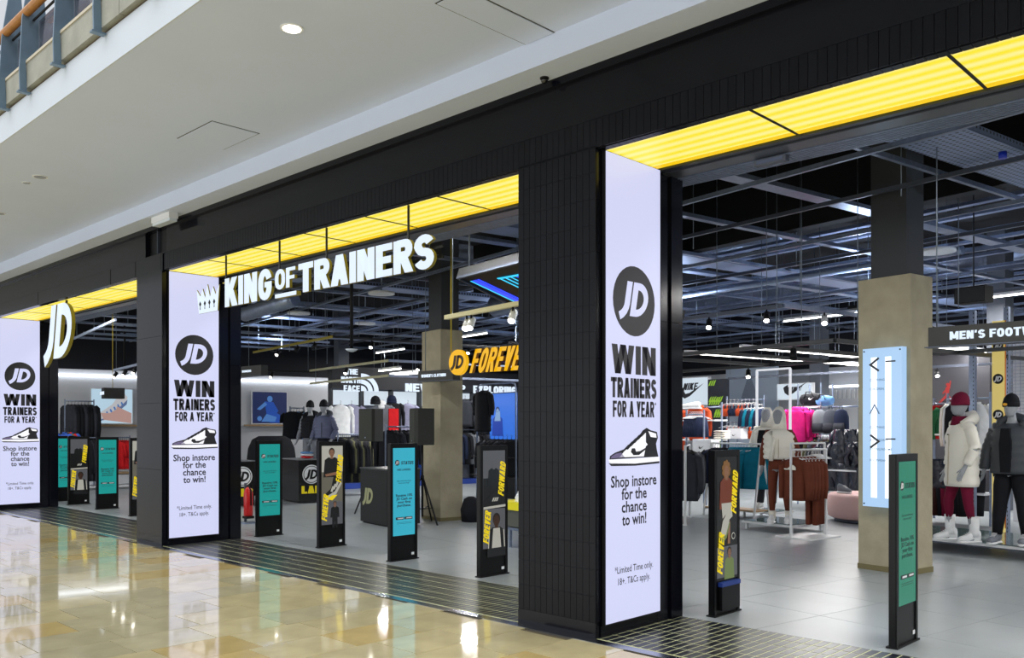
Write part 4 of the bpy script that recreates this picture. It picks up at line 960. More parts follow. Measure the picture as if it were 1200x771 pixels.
row('top', ['olive', 'slate', 'darkbrown'], 8, (at_yi(962, 515, 15.3).x, 15.2, 1.32), (at_yi(1000, 515, 15.3).x, 15.2, 1.32), .8, 'dark jacket between the backpacks and the padded coats', 'jacket', 'dark jackets under the backpacks', w_=.45, h_=.5, slv=.45)
# back wall bright slatted panel and strip
a, b = at_yi(963, 476, 21.9), at_yi(1012, 452, 21.9)
sl_ = thing('slatted_wall_panel', 'white slatted wall panel with a cool strip light on top, far behind the backpacks', 'wall panel', IW(a.x, 21.9, 0), -R10)
MB().box(0, b.x - a.x + 2, 0, .1, a.z - 1, b.z - .12).build('panel', palewall, sl_)
MB().box(0, b.x - a.x + 2, -.05, .0, b.z - .02, b.z + .04).build('strip_light', mat('cool_strip_glow', (240, 246, 255), .4, emit=4), sl_)
for q in range(24): MB().box(q * .14, q * .14 + .07, -.03, 0, a.z + .2, a.z + .45).build('slat', white, sl_)
# grey winged statue graphic behind
a = at_yi(880, 480, 20); t = thing('graphic_panel', 'pale grey tall graphic panel behind the sports tops', 'panel', IW(a.x, 20, 0), -R10)
MB().box(-.9, .9, 0, .06, 0, 3.3).build('board', mat('pale_blue_grey_board', (176, 190, 208), .6), t)
MB().prism(Fr((0, -.004, 0), (1, 0, 0)), [(-.5, 2.0), (-.15, 2.9), (-.05, 3.2), (.05, 2.9), (.3, 2.3), (.6, 2.0), (.1, 1.9)], 0, .003).build('printed_figure', mat('grey_print', (130, 142, 160), .6), t)

# ------------------------------------------------------------------ right of the column
YR = 15.0
t = thing('display_wall_unit', 'dark display wall with red leaping figure emblem right of the concrete column', 'display wall', IW(at_yi(1092, 500, 17).x, 17, 0), -R10); L = at_yi(1160, 500, 17).x - at_yi(1092, 500, 17).x
MB().box(0, L, 0, .08, 0, 3.0).build('back_panel', mat('dark_grey_panel', (44, 44, 50), .6), t)
p = at_yi(1110, 464, 17); f = Fr((p.x - at_yi(1092, 500, 17).x, -.004, p.z), (1, 0, 0)); m = MB()
for q in ([(-.03, .0), (.03, .0), (.05, .16), (.02, .2), (-.03, .16)], [(.02, .15), (.06, .30), (.08, .29), (.06, .14)], [(-.03, .02), (-.17, -.12), (-.14, -.15), (.01, -.01)], [(.03, .02), (.16, -.13), (.12, -.16), (-.01, -.0)], [(-.02, .14), (-.10, .06), (-.08, .04), (.0, .11)]): m.prism(f, q, 0, .004)
m.disc(f, .01, .225, .03, 0, .004); m.build('leaping_emblem', mat('red_emblem', (226, 40, 36), .4, emit=.4), t)
def RX(u, y=YR): return at_yi(u, 500, y).x
wall_rail('rail of red and green jackets right of the concrete column', RX(1094), RX(1117), YR, 2.0, shelf=[1.45])
row('top', 'red', 3, (RX(1099), YR - .1, 1.94), (RX(1103), YR + .1, 1.94), .2, 'bright red jacket hanging right of the concrete column', 'jacket', 'bright red jackets', w_=.42, h_=.55)
garment('top', 'green', (RX(1110), YR, 1.94), .9, 'dark green jacket beside the red ones', 'jacket', None, w_=.42, h_=.5)
row('top', ['cream', 'sand', 'white', 'black'], 4, (RX(1120, YR - .6), YR - .6, 1.98), (RX(1126, YR - .7), YR - .7, 1.98), 1.1, 'long pale top in the rack left of the burgundy hat mannequin', 'top', 'long pale tops left of burgundy hat', w_=.4, h_=1.0, slv=.7)
row('top', ['cream', 'white'], 4, (RX(1146), YR - .4, 1.98), (RX(1158), YR - .4, 1.98), .6, 'long cream robe-like top behind the white coat mannequin', 'top', 'long cream tops behind the white coat', w_=.42, h_=1.05, slv=.6)
wall_rail('rail of long pale tops behind the white coat mannequin', RX(1110, YR - .5), RX(1160, YR - .5), YR - .5, 2.06, shelf=[.9, .5])
row('trousers', 'black', 6, (RX(1146), YR - .6, .95), (RX(1162), YR - .6, .95), .8, 'black trousers hanging low behind the white coat mannequin', 'trousers', 'black trousers low behind white coat', h_=.8)
row('trousers', ['darkbrown', 'black', 'burgundy'], 7, (RX(1112), YR - .6, .9), (RX(1142), YR - .6, .9), .8, 'dark trousers hanging behind the burgundy leggings', 'trousers', 'dark trousers behind the burgundy leggings', h_=.78)
for k, u in enumerate((1098, 1105)): p = at_yi(u, 545, YR - 1.2); padded('padded_coat', 'navy patterned padded jacket low at the edge of the concrete column', 'navy padded jackets by the column', (p.x, YR - 1.2, .62), .7, 50 + k)
# perforated uprights and yellow emblem strip
def upright(label, u, yi, w_, m_, z=3.35):
    t = thing('perforated_upright', label, 'upright', IW(RX(u, yi), yi, 0), -R10)
    MB().box(-w_ / 2, w_ / 2, -.03, .03, 0, z).build('post', m_, t); m = MB()
    for k in range(int(z / .06)): m.box(w_ * .2, w_ * .35, -.0315, -.03, .05 + k * .06, .075 + k * .06)
    m.build('slots', black, t)['kind'] = 'stuff'
upright('grey perforated upright behind the white coat mannequin', 1140, 13.4, .09, galv)
upright('grey perforated upright right of the yellow emblem strip', 1180, 13.4, .07, galv)
t = thing('emblem_strip', 'tall pale yellow strip with round black emblems beside the dark coat mannequin', 'display strip', IW(RX(1170.5, 12.9), 12.9, 0), -R10)
MB().box(-.085, .085, -.02, .02, 0, 3.1).build('strip', mat('pale_yellow_strip', (246, 222, 130), .5, emit=.55), t)
for z, v in ((0, 405), (0, 444), (0, 486), (0, 556), (0, 615)):
    z = at_yi(1170, v, 12.9).z; f = Fr((0, -.021, z), (1, 0, 0)); m = MB(); m.disc(f, 0, 0, .072, 0, .004, 0)
    for p in jd_polys(0, 0, .075): m.prism(f, p, .004, .007, 1)
    m.build('emblem', (black, white), t)
MB().tube([(.09, 0, .17), (.09, 0, 3.1)], .01, 6).build('edge', mat('orange_edge', (210, 120, 50), .5), t)
# white mesh panel at right
a = at_yi(1184, 490, 15.5); t = thing('mesh_panel', 'white wire mesh panel behind the dark coat mannequin at the right edge', 'panel', IW(a.x, 15.5, 0), -R10)
MB().box(0, 2.2, .1, .14, 0, 3.0).build('backing', palewall, t)
m = MB()
for k in range(26): m.box(0, 2.2, -.004, .004, 1.5 + k * .058, 1.506 + k * .058)
for k in range(28): m.box(k * .08, k * .08 + .006, -.008, -.003, 1.5, 3.0)
m.build('wires', galv, t)['kind'] = 'stuff'
# podium of the two nearest mannequins
t = low_table('long low glass topped podium under the white coat and dark coat mannequins', -5.55, 11.75, 2.5, 1.35, .17)
MB().box(-1.2, 1.2, -.6, -.57, .10, .13).build('lower_rail', galv_d, t)
# wayfinding lightbox on the column
t = thing('directory_lightbox', 'tall glowing directory lightbox with arrows fixed on the concrete column', 'lightbox', IW(-5.46, 8.99, 0), -R10)
zc = at_yi(1034, 408, 8.95).z; zb = at_yi(1034, 594, 8.95).z; xl = at_yi(1011, 500, 8.9).x + 5.46; xr = at_yi(1057, 500, 8.9).x + 5.46
MB().box(xl, xr, -.09, .0, zb, zc).build('glass_case', mat('lightbox_pale_blue', (172, 208, 245), .2, emit=.9), t)
for k in range(2):
    x = xl + (xr - xl) * (.3 + .36 * k); MB().prism(Fr((0, -.092, 0), (1, 0, 0)), rect(x - .035, zb + .1, x + .035, zc - .1), 0, .004).build('lit_tube', mat('tube_glow_white', (240, 248, 255), .3, emit=1.4), t)
f = Fr((xl, -.097, 0), (1, 0, 0)); w_ = xr - xl
for z, s in ((zc - .18, -1), (zb + .72, 1)):
    m = MB()
    for p in ribbon([(w_ * .32 - s * .05, z + .07), (w_ * .32 + s * .05, z), (w_ * .32 - s * .05, z - .07)], .022): m.prism(f, p, 0, .003)
    m.build('arrow', screenink_d, t); MB().prism(f, rect(w_ * .60, z + .02, w_ * .85, z + .035), 0, .003).build('dash', screenink_d, t)
m = MB()
for p in ribbon([(w_ * .2, zc - .72), (w_ * .32, zc - .62), (w_ * .44, zc - .72)], .012): m.prism(f, p, 0, .003)
m.build('arrow', mat('blue_grey_ink', (90, 120, 160), .4), t); m = MB()
for tx, z in (('CLOTHING', zc - .36), ('CHILDREN', zc - .46), ('CLOTHING', zc - .88), ('ACCESSORIES', zc - 1.02), ('FITTING ROOMS', zc - 1.12), ('FOOTWEAR', zb + .50)): text_mb(m, f, tx, w_ * .2, z, .035, 0, .001, .005, None, 'l')
tdir = m.build('directory_text', mat('blue_grey_ink', (90, 120, 160), .4), t)
tdir['kind'] = 'stuff'
for x in (.02, w_ - .02):
    for z in (zb + .03, zc - .03): MB().tube([(xl + x, -.10, z), (xl + x, -.09, z)], .008, 8).build('fixing', black, t)

# ================================================================== MIDDLE OPENING: DESK, SPEAKERS, BOXES, LEFT DISPLAY WALLS
t = thing('speaker_desk', 'dark grey desk with pale two letter mark behind the cyan display stand', 'desk', IW(-12.95, 6.87), -R10)
dk = mat('charcoal_desk', (32, 34, 35), .5, spec=.3)
MB().box(-.47, .47, -.30, .30, .03, .90).build('body', dk, t); MB().box(-.48, .48, -.31, .31, .90, .925).build('top', mat('desk_top', (62, 64, 66), .4), t)
MB().box(-.43, .43, -.27, .27, 0, .03).build('plinth', black, t)
m = MB(); f = Fr((-.19, -.302, .46), (1, 0, 0))
for p in jd_polys(0, 0, .26): m.prism(f, p, 0, .006)
m.build('logo', mat('pale_lime_mark', (206, 210, 160), .5, emit=.25), t)
def stand_speaker(lab1, lab2, loc, z0, rz):
    t = thing('speaker_stand', lab1, 'speaker stand', (loc[0], loc[1], 0), rz)
    MB().tube([(0, 0, .12), (0, 0, z0)], .018, 10).build('pole', black, t); MB().tube([(0, 0, .72), (0, 0, .80)], .03, 10).build('collar', black, t)
    for k in range(3):
        a = k * 2.094 + .4; c_, s_ = math.cos(a), math.sin(a)
        MB().bar((c_ * .02, s_ * .02, .76), (c_ * .40, s_ * .40, .012), .02).build('leg', black, t)
        MB().bar((c_ * .02, s_ * .02, .25), (c_ * .26, s_ * .26, .28), .014).build('brace', black, t)
    t = thing('loudspeaker', lab2, 'speaker', (loc[0], loc[1], z0), rz); f = Fr((0, 0, 0), (1, 0, 0), (0, 1, 0))
    po = [(-.17, -.17), (.17, -.17), (.19, -.12), (.12, .17), (-.12, .17), (-.19, -.12)]
    MB().prism(Fr((0, 0, 0), (1, 0, 0), (0, 1, 0)), po, .0, .60).build('cabinet', mat('speaker_dark', (36, 38, 34), .6), t)
    MB().box(-.165, .165, -.178, -.17, .02, .58).build('grille', mat('speaker_mesh', (46, 49, 42), .7, bump=.3, bscale=200), t)
    MB().tube([(0, -.182, .07), (0, -.178, .07)], .012, 10).build('badge', galv, t)
p = at_z(495, 614); k_ = p
stand_speaker('black tripod speaker stand beside the concrete column', 'black loudspeaker on the tripod, just left of the concrete column', (p.x, p.y), 1.30, -.45)
p = toI(at_z(437, 600)); d_ = at_yi(436, 500, 7.45)
q = IW(d_.x, 7.45); stand_speaker('black tripod speaker stand behind the dark desk', 'black loudspeaker above the left end of the dark desk', (q.x, q.y), 1.33, .15)
def lab_box(label, xr, yf, side, w_=.95, d_=1.0):
    t = thing('logo_counter', label, 'counter', IW(xr, yf, 0), -R10)
    MB().box(-w_, 0, 0, d_, .02, .90).build('body', mat('gloss_black_box', (14, 14, 16), .2, spec=.5), t); MB().box(-w_ - .01, .01, -.01, d_ + .01, .90, .92).build('top', mat('grey_top', (120, 122, 126), .5), t)
    f = Fr((.001, d_ * .5, 0), (0, 1, 0)) if side else Fr((-w_ / 2, -.001, 0), (1, 0, 0)); m = MB()
    m.disc(f, 0, .60, .20, 0, .004, 0)
    m.disc(f, 0, .60, .18, .004, .005, 1)
    m.disc(f, 0, .60, .165, .005, .006, 0)
    for p in jd_polys(0, .60, .20): m.prism(f, p, .006, .008, 1)
    word(m, f, 'LAB', 0, .20, .16, .44, 2, 0, .005, t=.3, W=.66, gap=.06); m.build('logo', (white, black, mat('yellow_lab', (246, 226, 20), .5, emit=.4)), t); return t
y35, y36 = at_xi(350, 500, -17.45).y, at_xi(365, 500, -17.45).y
lab_box('glossy black counter with round white emblem and yellow word LAB under the two mannequins', -17.45, y35, True, .95, 2 * (y36 - y35))
y28, y29 = at_xi(284, 500, -17.45).y, at_xi(298, 500, -17.45).y
lab_box('glossy black counter with yellow lettering partly hidden behind the left pillar', -17.45, 2 * y28 - y29, True, .9, 2 * (y29 - y28))
folded('small colourful folded item on top of the glossy black counter', (-17.9, 7.5, .925), ['red', 'white', 'sky', 'cream'], 'colourful items on the counter', 3, .22)
folded('small colourful folded item on top of the glossy black counter', (-17.7, 7.95, .925), ['white', 'pink', 'cream'], 'colourful items on the counter', 3, .22)
t = thing('fire_extinguisher', 'red fire extinguisher on a small stand right of the left pillar', 'extinguisher', at_z(291, 613), 0)
MB().ell([(0, 0, .12, .065, .065), (0, 0, .14, .075, .075), (0, 0, .50, .075, .075), (0, 0, .57, .05, .05), (0, 0, .60, .02, .02)], 18).build('cylinder', mat('extinguisher_red', (200, 24, 26), .3), t)
MB().box(-.02, .06, -.012, .012, .60, .64).build('handle', black, t); MB().tube([(.02, 0, .61), (.09, 0, .55), (.09, 0, .30)], .012, 8).build('hose', black, t)
MB().box(-.12, .12, -.12, .12, 0, .02).build('base_plate', galv, t); MB().box(-.10, -.085, -.02, .02, .02, .66).build('back_plate', galv_d, t); MB().box(-.07, .07, -.07, .07, .08, .12).build('cup', black, t)
# poster pictures on the pale left wall
def wall_picture(label, u0, v0, u1, v1, painter, base, xi=-27.1):
    a, b = at_xi(u0, v0, xi), at_xi(u1, v1, xi)
    t = thing('wall_picture', label, 'picture', IW(xi, a.y, 0), -R10); L = b.y - a.y; z0, z1 = b.z, a.z
    f = Fr((0, 0, 0), (0, 1, 0))
    MB().prism(f, rect(-.03, z0 - .03, L + .03, z1 + .03), -.05, -.001).build('frame', whitepaint, t)
    MB().prism(f, rect(0, z0, L, z1), 0, .004).build('picture', base, t); MB().box(-.08, .12, -.25, L + .25, z0 - .09, z0 - .04).build('ledge', mat('pale_oak', (176, 146, 108), .5), t)
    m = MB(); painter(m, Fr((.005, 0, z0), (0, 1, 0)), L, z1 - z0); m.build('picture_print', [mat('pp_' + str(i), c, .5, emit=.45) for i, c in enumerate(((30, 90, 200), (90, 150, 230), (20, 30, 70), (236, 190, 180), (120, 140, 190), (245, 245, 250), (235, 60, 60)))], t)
def paint_player(m, f, L, H):
    e = lambda x, y, rx, ry: [(x + rx * math.cos(k * .524), y + ry * math.sin(k * .524)) for k in range(12)]
    m.prism(f, e(L * .5, H * .78, L * .08, H * .1), 0, .002, 1); m.prism(f, [(L * .35, H * .7), (L * .6, H * .68), (L * .75, H * .4), (L * .6, H * .2), (L * .4, H * .3)], 0, .002, 0)
    m.prism(f, [(L * .35, H * .68), (L * .42, H * .6), (L * .22, H * .42), (L * .12, H * .45)], .002, .003, 1); m.prism(f, [(L * .6, H * .4), (L * .9, H * .2), (L * .95, H * .02), (L * .5, H * .02), (L * .4, H * .25)], .002, .003, 0)
    m.prism(f, [(L * .4, H * .3), (L * .7, H * .2), (L * .65, H * .05), (L * .25, H * .05)], .003, .004, 1); m.prism(f, e(L * .2, H * .15, L * .07, L * .07), .003, .004, 1)
def paint_shoe(m, f, L, H):
    m.prism(f, [(L * .12, H * .08), (L * .2, H * .3), (L * .5, H * .55), (L * .68, H * .85), (L * .8, H * .88), (L * .88, H * .78), (L * .86, H * .62), (L * .55, H * .3), (L * .3, H * .08)], 0, .002, 5)
    m.prism(f, [(L * .12, H * .08), (L * .16, H * .04), (L * .5, H * .18), (L * .86, H * .56), (L * .88, H * .7), (L * .6, H * .38), (L * .3, H * .14)], .002, .003, 4)
    for q in range(7): m.prism(f, [(L * (.2 + q * .09), H * (.1 + q * .07)), (L * (.24 + q * .09), H * (.13 + q * .07)), (L * (.20 + q * .09), H * (.22 + q * .07)), (L * (.17 + q * .09), H * (.19 + q * .07))], .003, .004, 1)
    m.prism(f, [(L * .22, H * .3), (L * .3, H * .1), (L * .98, H * .0), (L * .98, H * .3), (L * .7, H * .45), (L * .62, H * .5), (L * .6, H * .4), (L * .45, H * .3)], .003, .005, 3)
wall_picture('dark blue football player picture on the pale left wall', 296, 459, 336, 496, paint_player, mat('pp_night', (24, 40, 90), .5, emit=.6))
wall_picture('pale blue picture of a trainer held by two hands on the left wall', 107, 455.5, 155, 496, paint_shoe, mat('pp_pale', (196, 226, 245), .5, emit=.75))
# left wall furniture under the player picture
def rail_x(label, xi, ya, yb, z, shelf=()):
    t = thing('clothes_rail', label, 'rail', IW(xi, ya, 0), -R10); L = yb - ya
    MB().tube([(0, 0, z), (0, L, z)], .016, 8).build('rail', galv, t)
    for y in (0, L): MB().bar((0, y, 0), (0, y, z + .05), .03).build('post', galv, t)
    for zz in shelf: MB().box(-.2, .2, 0, L, zz, zz + .03).build('shelf', whitepaint, t)
def YX(u, xi): return at_xi(u, 500, xi).y
def ZX(u, v, xi): return at_xi(u, v, xi).z
# far left opening
rail_x('wall rail with dark jackets left of the pale trainer picture', -26.4, YX(76, -26.4), YX(110, -26.4), 2.30)
row('top', ['charcoal', 'black', 'black'], 8, (-26.4, YX(80, -26.4), 2.18), (-26.4, YX(107, -26.4), 2.18), .35, 'dark jacket high on the wall rail left of the trainer picture', 'jacket', 'dark jackets left of the trainer picture', w_=.6, h_=1.1, slv=.9, th=.07)
rail_x('low white rail with dark and red tops in the far left opening', -24.4, YX(84, -24.4), YX(152, -24.4), 1.32, (.06,))
row('top', 'red', 5, (-24.4, YX(139, -24.4), 1.22), (-24.4, YX(148, -24.4), 1.22), .6, 'red top on the low white rail in the far left opening', 'top', 'red tops in the far left opening', w_=.42, h_=.72, slv=.4)
row('top', ['black', 'charcoal'], 9, (-24.4, YX(100, -24.4), 1.22), (-24.4, YX(114, -24.4), 1.22), .5, 'black top on the low rail left of the far teal stand', 'top', 'black tops left of the far teal stand', w_=.5, h_=1.0, slv=.8)
row('top', ['blue', 'olive', 'red'], 4, (-21.8, YX(76, -21.8), 1.45), (-21.8, YX(84, -21.8), 1.45), .5, 'blue or patterned jacket at the left edge of the far left opening', 'jacket', 'bright jackets by the far left pillar', w_=.5, h_=1.0, slv=.7)
t = thing('low_wall_bench', 'white low shelf bench along the pale left wall', 'bench', IW(-26.7, 4, 0), -R10)
MB().box(-.3, .3, 0, 3.0, .28, .32).build('seat', mat('pale_oak', (176, 146, 108), .5), t); MB().box(-.3, .26, 0, 3.0, .0, .26).build('base', whitepaint, t)
# behind teal stand: black covered stack, small table
t = thing('covered_stack', 'black cloth covered stack behind the teal display stand', 'stack', IW(-20.3, YX(318, -20.3), 0), -R10)
MB().ell([(0, 0, 0, .5, .62), (0, 0, .6, .48, .6), (0, 0, 1.1, .40, .54), (0, 0, 1.30, .32, .45), (0, 0, 1.38, .2, .3)], 20, 0, lambda q, a: 1 + .04 * math.sin(7 * a)).build('cloth_cover', K['black'], t)
rail_x('rail of black tops on the left wall left of the two hatted mannequins', -23.5, YX(340, -23.5), YX(356, -23.5), 2.12)
row('top', ['black', 'black', 'sky'], 5, (-23.5, YX(341, -23.5), 2.0), (-23.5, YX(354, -23.5), 2.0), .9, 'black short sleeved top left of the two hatted mannequins', 'top', 'black tops left of hatted mannequins', w_=.5, h_=.75, slv=.3)
# display wall with header lettering
XD = -21.0; ya, yb = YX(389, XD), YX(640, XD)
dw = thing('display_wall_unit', 'long display wall with a dark header of white lettering above lit panels', 'display wall', IW(XD, ya, 0), -R10); LD = yb - ya
zt_, zh = ZX(450, 436, XD), ZX(450, 456.5, XD)
MB().box(-.25, 0, 0, LD, zh, zt_ + .1).build('header', mat('header_dark', (24, 26, 34), .5), dw); MB().box(-.25, -.20, 0, LD, 0, zh).build('back_panel', mat('grey_back', (96, 102, 116), .6), dw)
bays = 8
for k in range(bays + 1): MB().box(-.2, .02, LD * k / bays - .02, LD * k / bays + .02, 0, zh).build('upright', rodm, dw)
for k in range(bays):
    y0_, y1_ = LD * k / bays + .05, LD * (k + 1) / bays - .05
    MB().box(-.19, -.15, y0_, y1_, zh - .42, zh - .04).build('lit_panel', mat('lightbox_face', (214, 228, 240), .4), dw)
    MB().box(-.19, .25, y0_, y1_, 1.50, 1.53).build('shelf', galv_d, dw); MB().box(-.19, .25, y0_, y1_, .0, .14).build('plinth', mat('royal_blue_plinth', (24, 60, 150), .4), dw)
fz = Fr((.002, 0, 0), (0, 1, 0)); yy = lambda u: YX(u, XD) - ya
hd = [c_ for c_ in dw.children if c_.name.startswith('header')][0]
for tx, cy_, z_, h_, w_ in (('THE', yy(412), zt_ - .10, .15, .34), ('NORTH', yy(411), zt_ - .32, .16, .55), ('FACE', yy(412), zt_ - .54, .16, .45), ('NEVER', yy(496), zt_ - .5, .22, yy(516) - yy(474)), ('STOP', yy(531), zt_ - .5, .22, .8), ('EXPLORING', yy(580), zt_ - .5, .22, yy(606) - yy(556))):
    tag(word(MB(), fz, tx, cy_, z_, h_, w_, 0, 0, .02, t=.24).build('header_word', letterface, hd), kind='stuff')
x0_ = yy(423); m = MB()
for r0_, r1_ in ((.0, .14), (.19, .30), (.35, .46)): m.prism(fz, [(x0_ + r1_ * math.sin(a_ * .157) * 1.1, zt_ - .52 + r1_ * math.cos(a_ * .157)) for a_ in range(11)] + [(x0_ + r0_ * math.sin(a_ * .157) * 1.1, zt_ - .52 + r0_ * math.cos(a_ * .157)) for a_ in reversed(range(11))], 0, .02)
tag(m.build('dome_emblem', letterface, hd), kind='stuff')
def onwall(kind, col, u, v, label, cat, group=None, dx=.35, a=HP * .8, **kw): return garment(kind, col, (XD + dx, YX(u, XD + dx), ZX(u, v, XD + dx)), a, label, cat, group, **kw)
onwall('top', 'white', 399, 475, 'pale grey jacket hanging high at the left end of the display wall', 'jacket', None, w_=.55, h_=.8, slv=.75, th=.09)
onwall('top', 'lilac', 412, 475, 'pale lilac grey jacket hanging high beside the left loudspeaker', 'jacket', None, w_=.6, h_=.78, slv=.75, th=.09)
onwall('top', 'black', 459, 472, 'black and red jacket between the two loudspeakers', 'jacket', None, w_=.55, h_=.75, slv=.6, th=.1)
p = (XD + .55, YX(462, XD + .55)); tag(MB().box(-.02, .02, -.16, .12, -.72, -.02).build('red_panel_top', K['red'], None, IW(p[0], p[1], ZX(462, 478, XD + .5)), -R10), 'bright red vest front between the two loudspeakers', 'vest')
onwall('top', 'lilac', 478, 474, 'lilac grey padded jacket just left of the right loudspeaker', 'jacket', None, w_=.5, h_=.8, slv=.7, puff=True)
onwall('top', 'grey', 449, 474, 'grey jacket peeping out beside the left loudspeaker', 'jacket', None, w_=.5, h_=.75, slv=.7, puff=True)
def cap(u, v, col, label, xi=XD + .3):
    t = thing('beanie_hat', label, 'hat', IW(xi, YX(u, xi), ZX(u, v, xi)), -R10)
    MB().ell([(0, 0, 0, .12, .13), (0, 0, .09, .125, .135), (0, 0, .17, .09, .10), (0, 0, .21, .03, .03)], 14).build('crown', K[col], t); MB().ell([(0, 0, -.02, .125, .135), (0, 0, .05, .13, .14)], 14).build('brim_fold', K[col], t)
for u, v, c_, l_ in ((440, 473, 'black', 'black hat on the display wall above the left loudspeaker'), (459, 472, 'navy', 'dark hat on top of the black and red jacket'), (447, 478, 'white', 'white rounded cap right of the left loudspeaker')): cap(u, v, c_, l_)
for k, (u, col) in enumerate(((402, 'blue'), (408, 'white'), (415, 'blue'), (425, 'red'))):
    folded('blue, white or red folded shirt on the shelf of the display wall', (XD + .15, YX(u, XD + .15), 1.535), [col], 'folded shirts on the display wall', 3, .28)
row('top', ['black', 'charcoal', 'navy', 'black', 'grey'], 22, (XD + .3, YX(440, XD + .3), 1.40), (XD + .3, YX(600, XD + .3), 1.40), .5, 'dark jacket in the long low row of the display wall', 'jacket', 'dark jackets in the low row of the display wall', w_=.5, h_=.85, slv=.7)
row('top', ['charcoal', 'black', 'slate', 'lilac', 'black'], 12, (XD + .3, YX(545, XD + .3), 2.35), (XD + .3, YX(602, XD + .3), 2.35), .5, 'dark jacket in the high row right of the concrete column', 'jacket', 'dark jackets high right of the concrete column', w_=.5, h_=.75, slv=.7)
# near rack of black padded coats and tops left of the desk
rail_x('low black rail of dark padded coats left of the dark desk', -18.9, YX(396, -18.9), YX(425, -18.9), 1.42)
row('top', ['black', 'olive', 'black', 'black'], 10, (-18.9, YX(399, -18.9), 1.32), (-18.9, YX(421, -18.9), 1.32), .55, 'black padded coat on the low rail left of the dark desk', 'coat', 'black padded coats left of the desk', w_=.56, h_=1.02, slv=.8, puff=True)
row('top', ['black', 'charcoal'], 6, (-16.3, YX(455, -16.3), 1.5), (-16.3, YX(478, -16.3), 1.5), .6, 'black coat hanging behind the dark desk', 'coat', 'black coats behind the desk', w_=.5, h_=.9, slv=.7)
rail_x('rail behind the dark desk', -16.3, YX(452, -16.3), YX(482, -16.3), 1.6)
row('trousers', ['blue', 'slate', 'navy'], 5, (-17.6, YX(496, -17.6), 1.3), (-17.6, YX(506, -17.6), 1.3), .6, 'jeans hanging just left of the concrete column', 'jeans', 'jeans left of the concrete column', h_=.9)
# black padded gilet and blue poster right of the column
q0, q1 = at_yi(559, 500, 10.6), at_yi(583, 500, 10.6)
t = thing('clothes_rail', 'chrome hooped rail with a black padded jacket right of the concrete column', 'rail', IW(q0.x, 10.6, 0), -R10); L = q1.x - q0.x
zz = at_yi(560, 451, 10.6).z
MB().tube([(0, 0, 0), (0, 0, zz - .12), (.04, 0, zz - .03), (.14, 0, zz), (L + .5, 0, zz), (L + .62, 0, zz - .03), (L + .66, 0, zz - .12), (L + .66, 0, 0)], .018, 10).build('hoop', galv, t)
MB().box(-.02, L + .7, -.25, .25, .0, .03).build('base_plate', black, t)
for z in (.95, .55): MB().box(0, L + .6, -.2, .2, z, z + .02).build('shelf', black, t)
garment('top', 'black', (at_yi(566, 500, 10.5).x, 10.5, at_yi(566, 459, 10.5).z), .15, 'black padded jacket hanging left of the blue picture', 'jacket', None, w_=.46, h_=.85, slv=.5, puff=True, th=.09)
row('top', ['black', 'charcoal', 'black'], 7, (at_yi(570, 500, 10.6).x, 10.7, .93 + .38), (at_yi(600, 500, 10.6).x, 10.7, .93 + .38), .9, 'black jacket hanging low under the blue picture', 'jacket', 'black jackets under the blue picture', w_=.5, h_=.75, slv=.6, puff=True)
p0, p1 = at_yi(574, 519, 11.4), at_yi(606, 460, 11.4)
t = thing('wall_picture', 'bright blue picture of a person in a blue top holding hands to face', 'picture', IW(p0.x, 11.4, 0), -R10)
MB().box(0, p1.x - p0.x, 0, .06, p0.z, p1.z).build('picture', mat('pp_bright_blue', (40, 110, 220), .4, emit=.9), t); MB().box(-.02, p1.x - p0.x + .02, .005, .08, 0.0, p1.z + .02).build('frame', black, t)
m = MB(); f = Fr((.32, -.003, p0.z), (1, 0, 0)); person(m, f, 0, .62, .17, 0, 1, 2); m.prism(f, [(-.12, .5), (-.05, .72), (.02, .66), (.1, .74), (.12, .5)], .006, .008, 0)
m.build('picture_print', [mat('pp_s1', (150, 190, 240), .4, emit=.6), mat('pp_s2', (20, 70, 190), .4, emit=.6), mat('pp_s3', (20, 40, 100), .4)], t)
# yellow topped low table with trainer
yt = at_z(604, 641); t = thing('yellow_bench', 'low steel table with a bright yellow cushion beside the nearest pillar', 'bench', yt, -R10)
MB().box(-.35, .6, -.1, .6, .50, .60).build('cushion', mat('yellow_cushion', (236, 222, 20), .6), t); MB().box(-.35, .6, -.08, .6, .28, .50).build('box', mat('grey_green_box', (84, 86, 78), .5), t)
MB().box(-.4, .65, -.12, .65, .24, .27).build('shelf', galv, t)
for x in (-.3, 0, .5): MB().bar((x, -.08, 0), (x, -.08, .25), .03).build('leg', galv, t)
tag(inst(SHW, 'trainer', None, yt + Vector((-.02, .1, .60)), .6), 'white trainer on the bright yellow cushion', 'shoe')
tag(MB().ell([(0, 0, 0, .16, .16), (0, 0, .2, .19, .17), (0, 0, .38, .12, .12), (0, 0, .42, .05, .05)], 16).build('black_bag', K['black'], None, at_z(552, 611), 0), 'black bag slumped on the floor right of the concrete column', 'bag')
tag(MB().ell([(0, 0, 0, .12, .1), (0, 0, .1, .15, .12), (0, 0, .22, .08, .06)], 14).build('black_bag', K['black'], None, at_z(480, 617), 0), 'black bag on the floor under the tripod stand', 'bag')

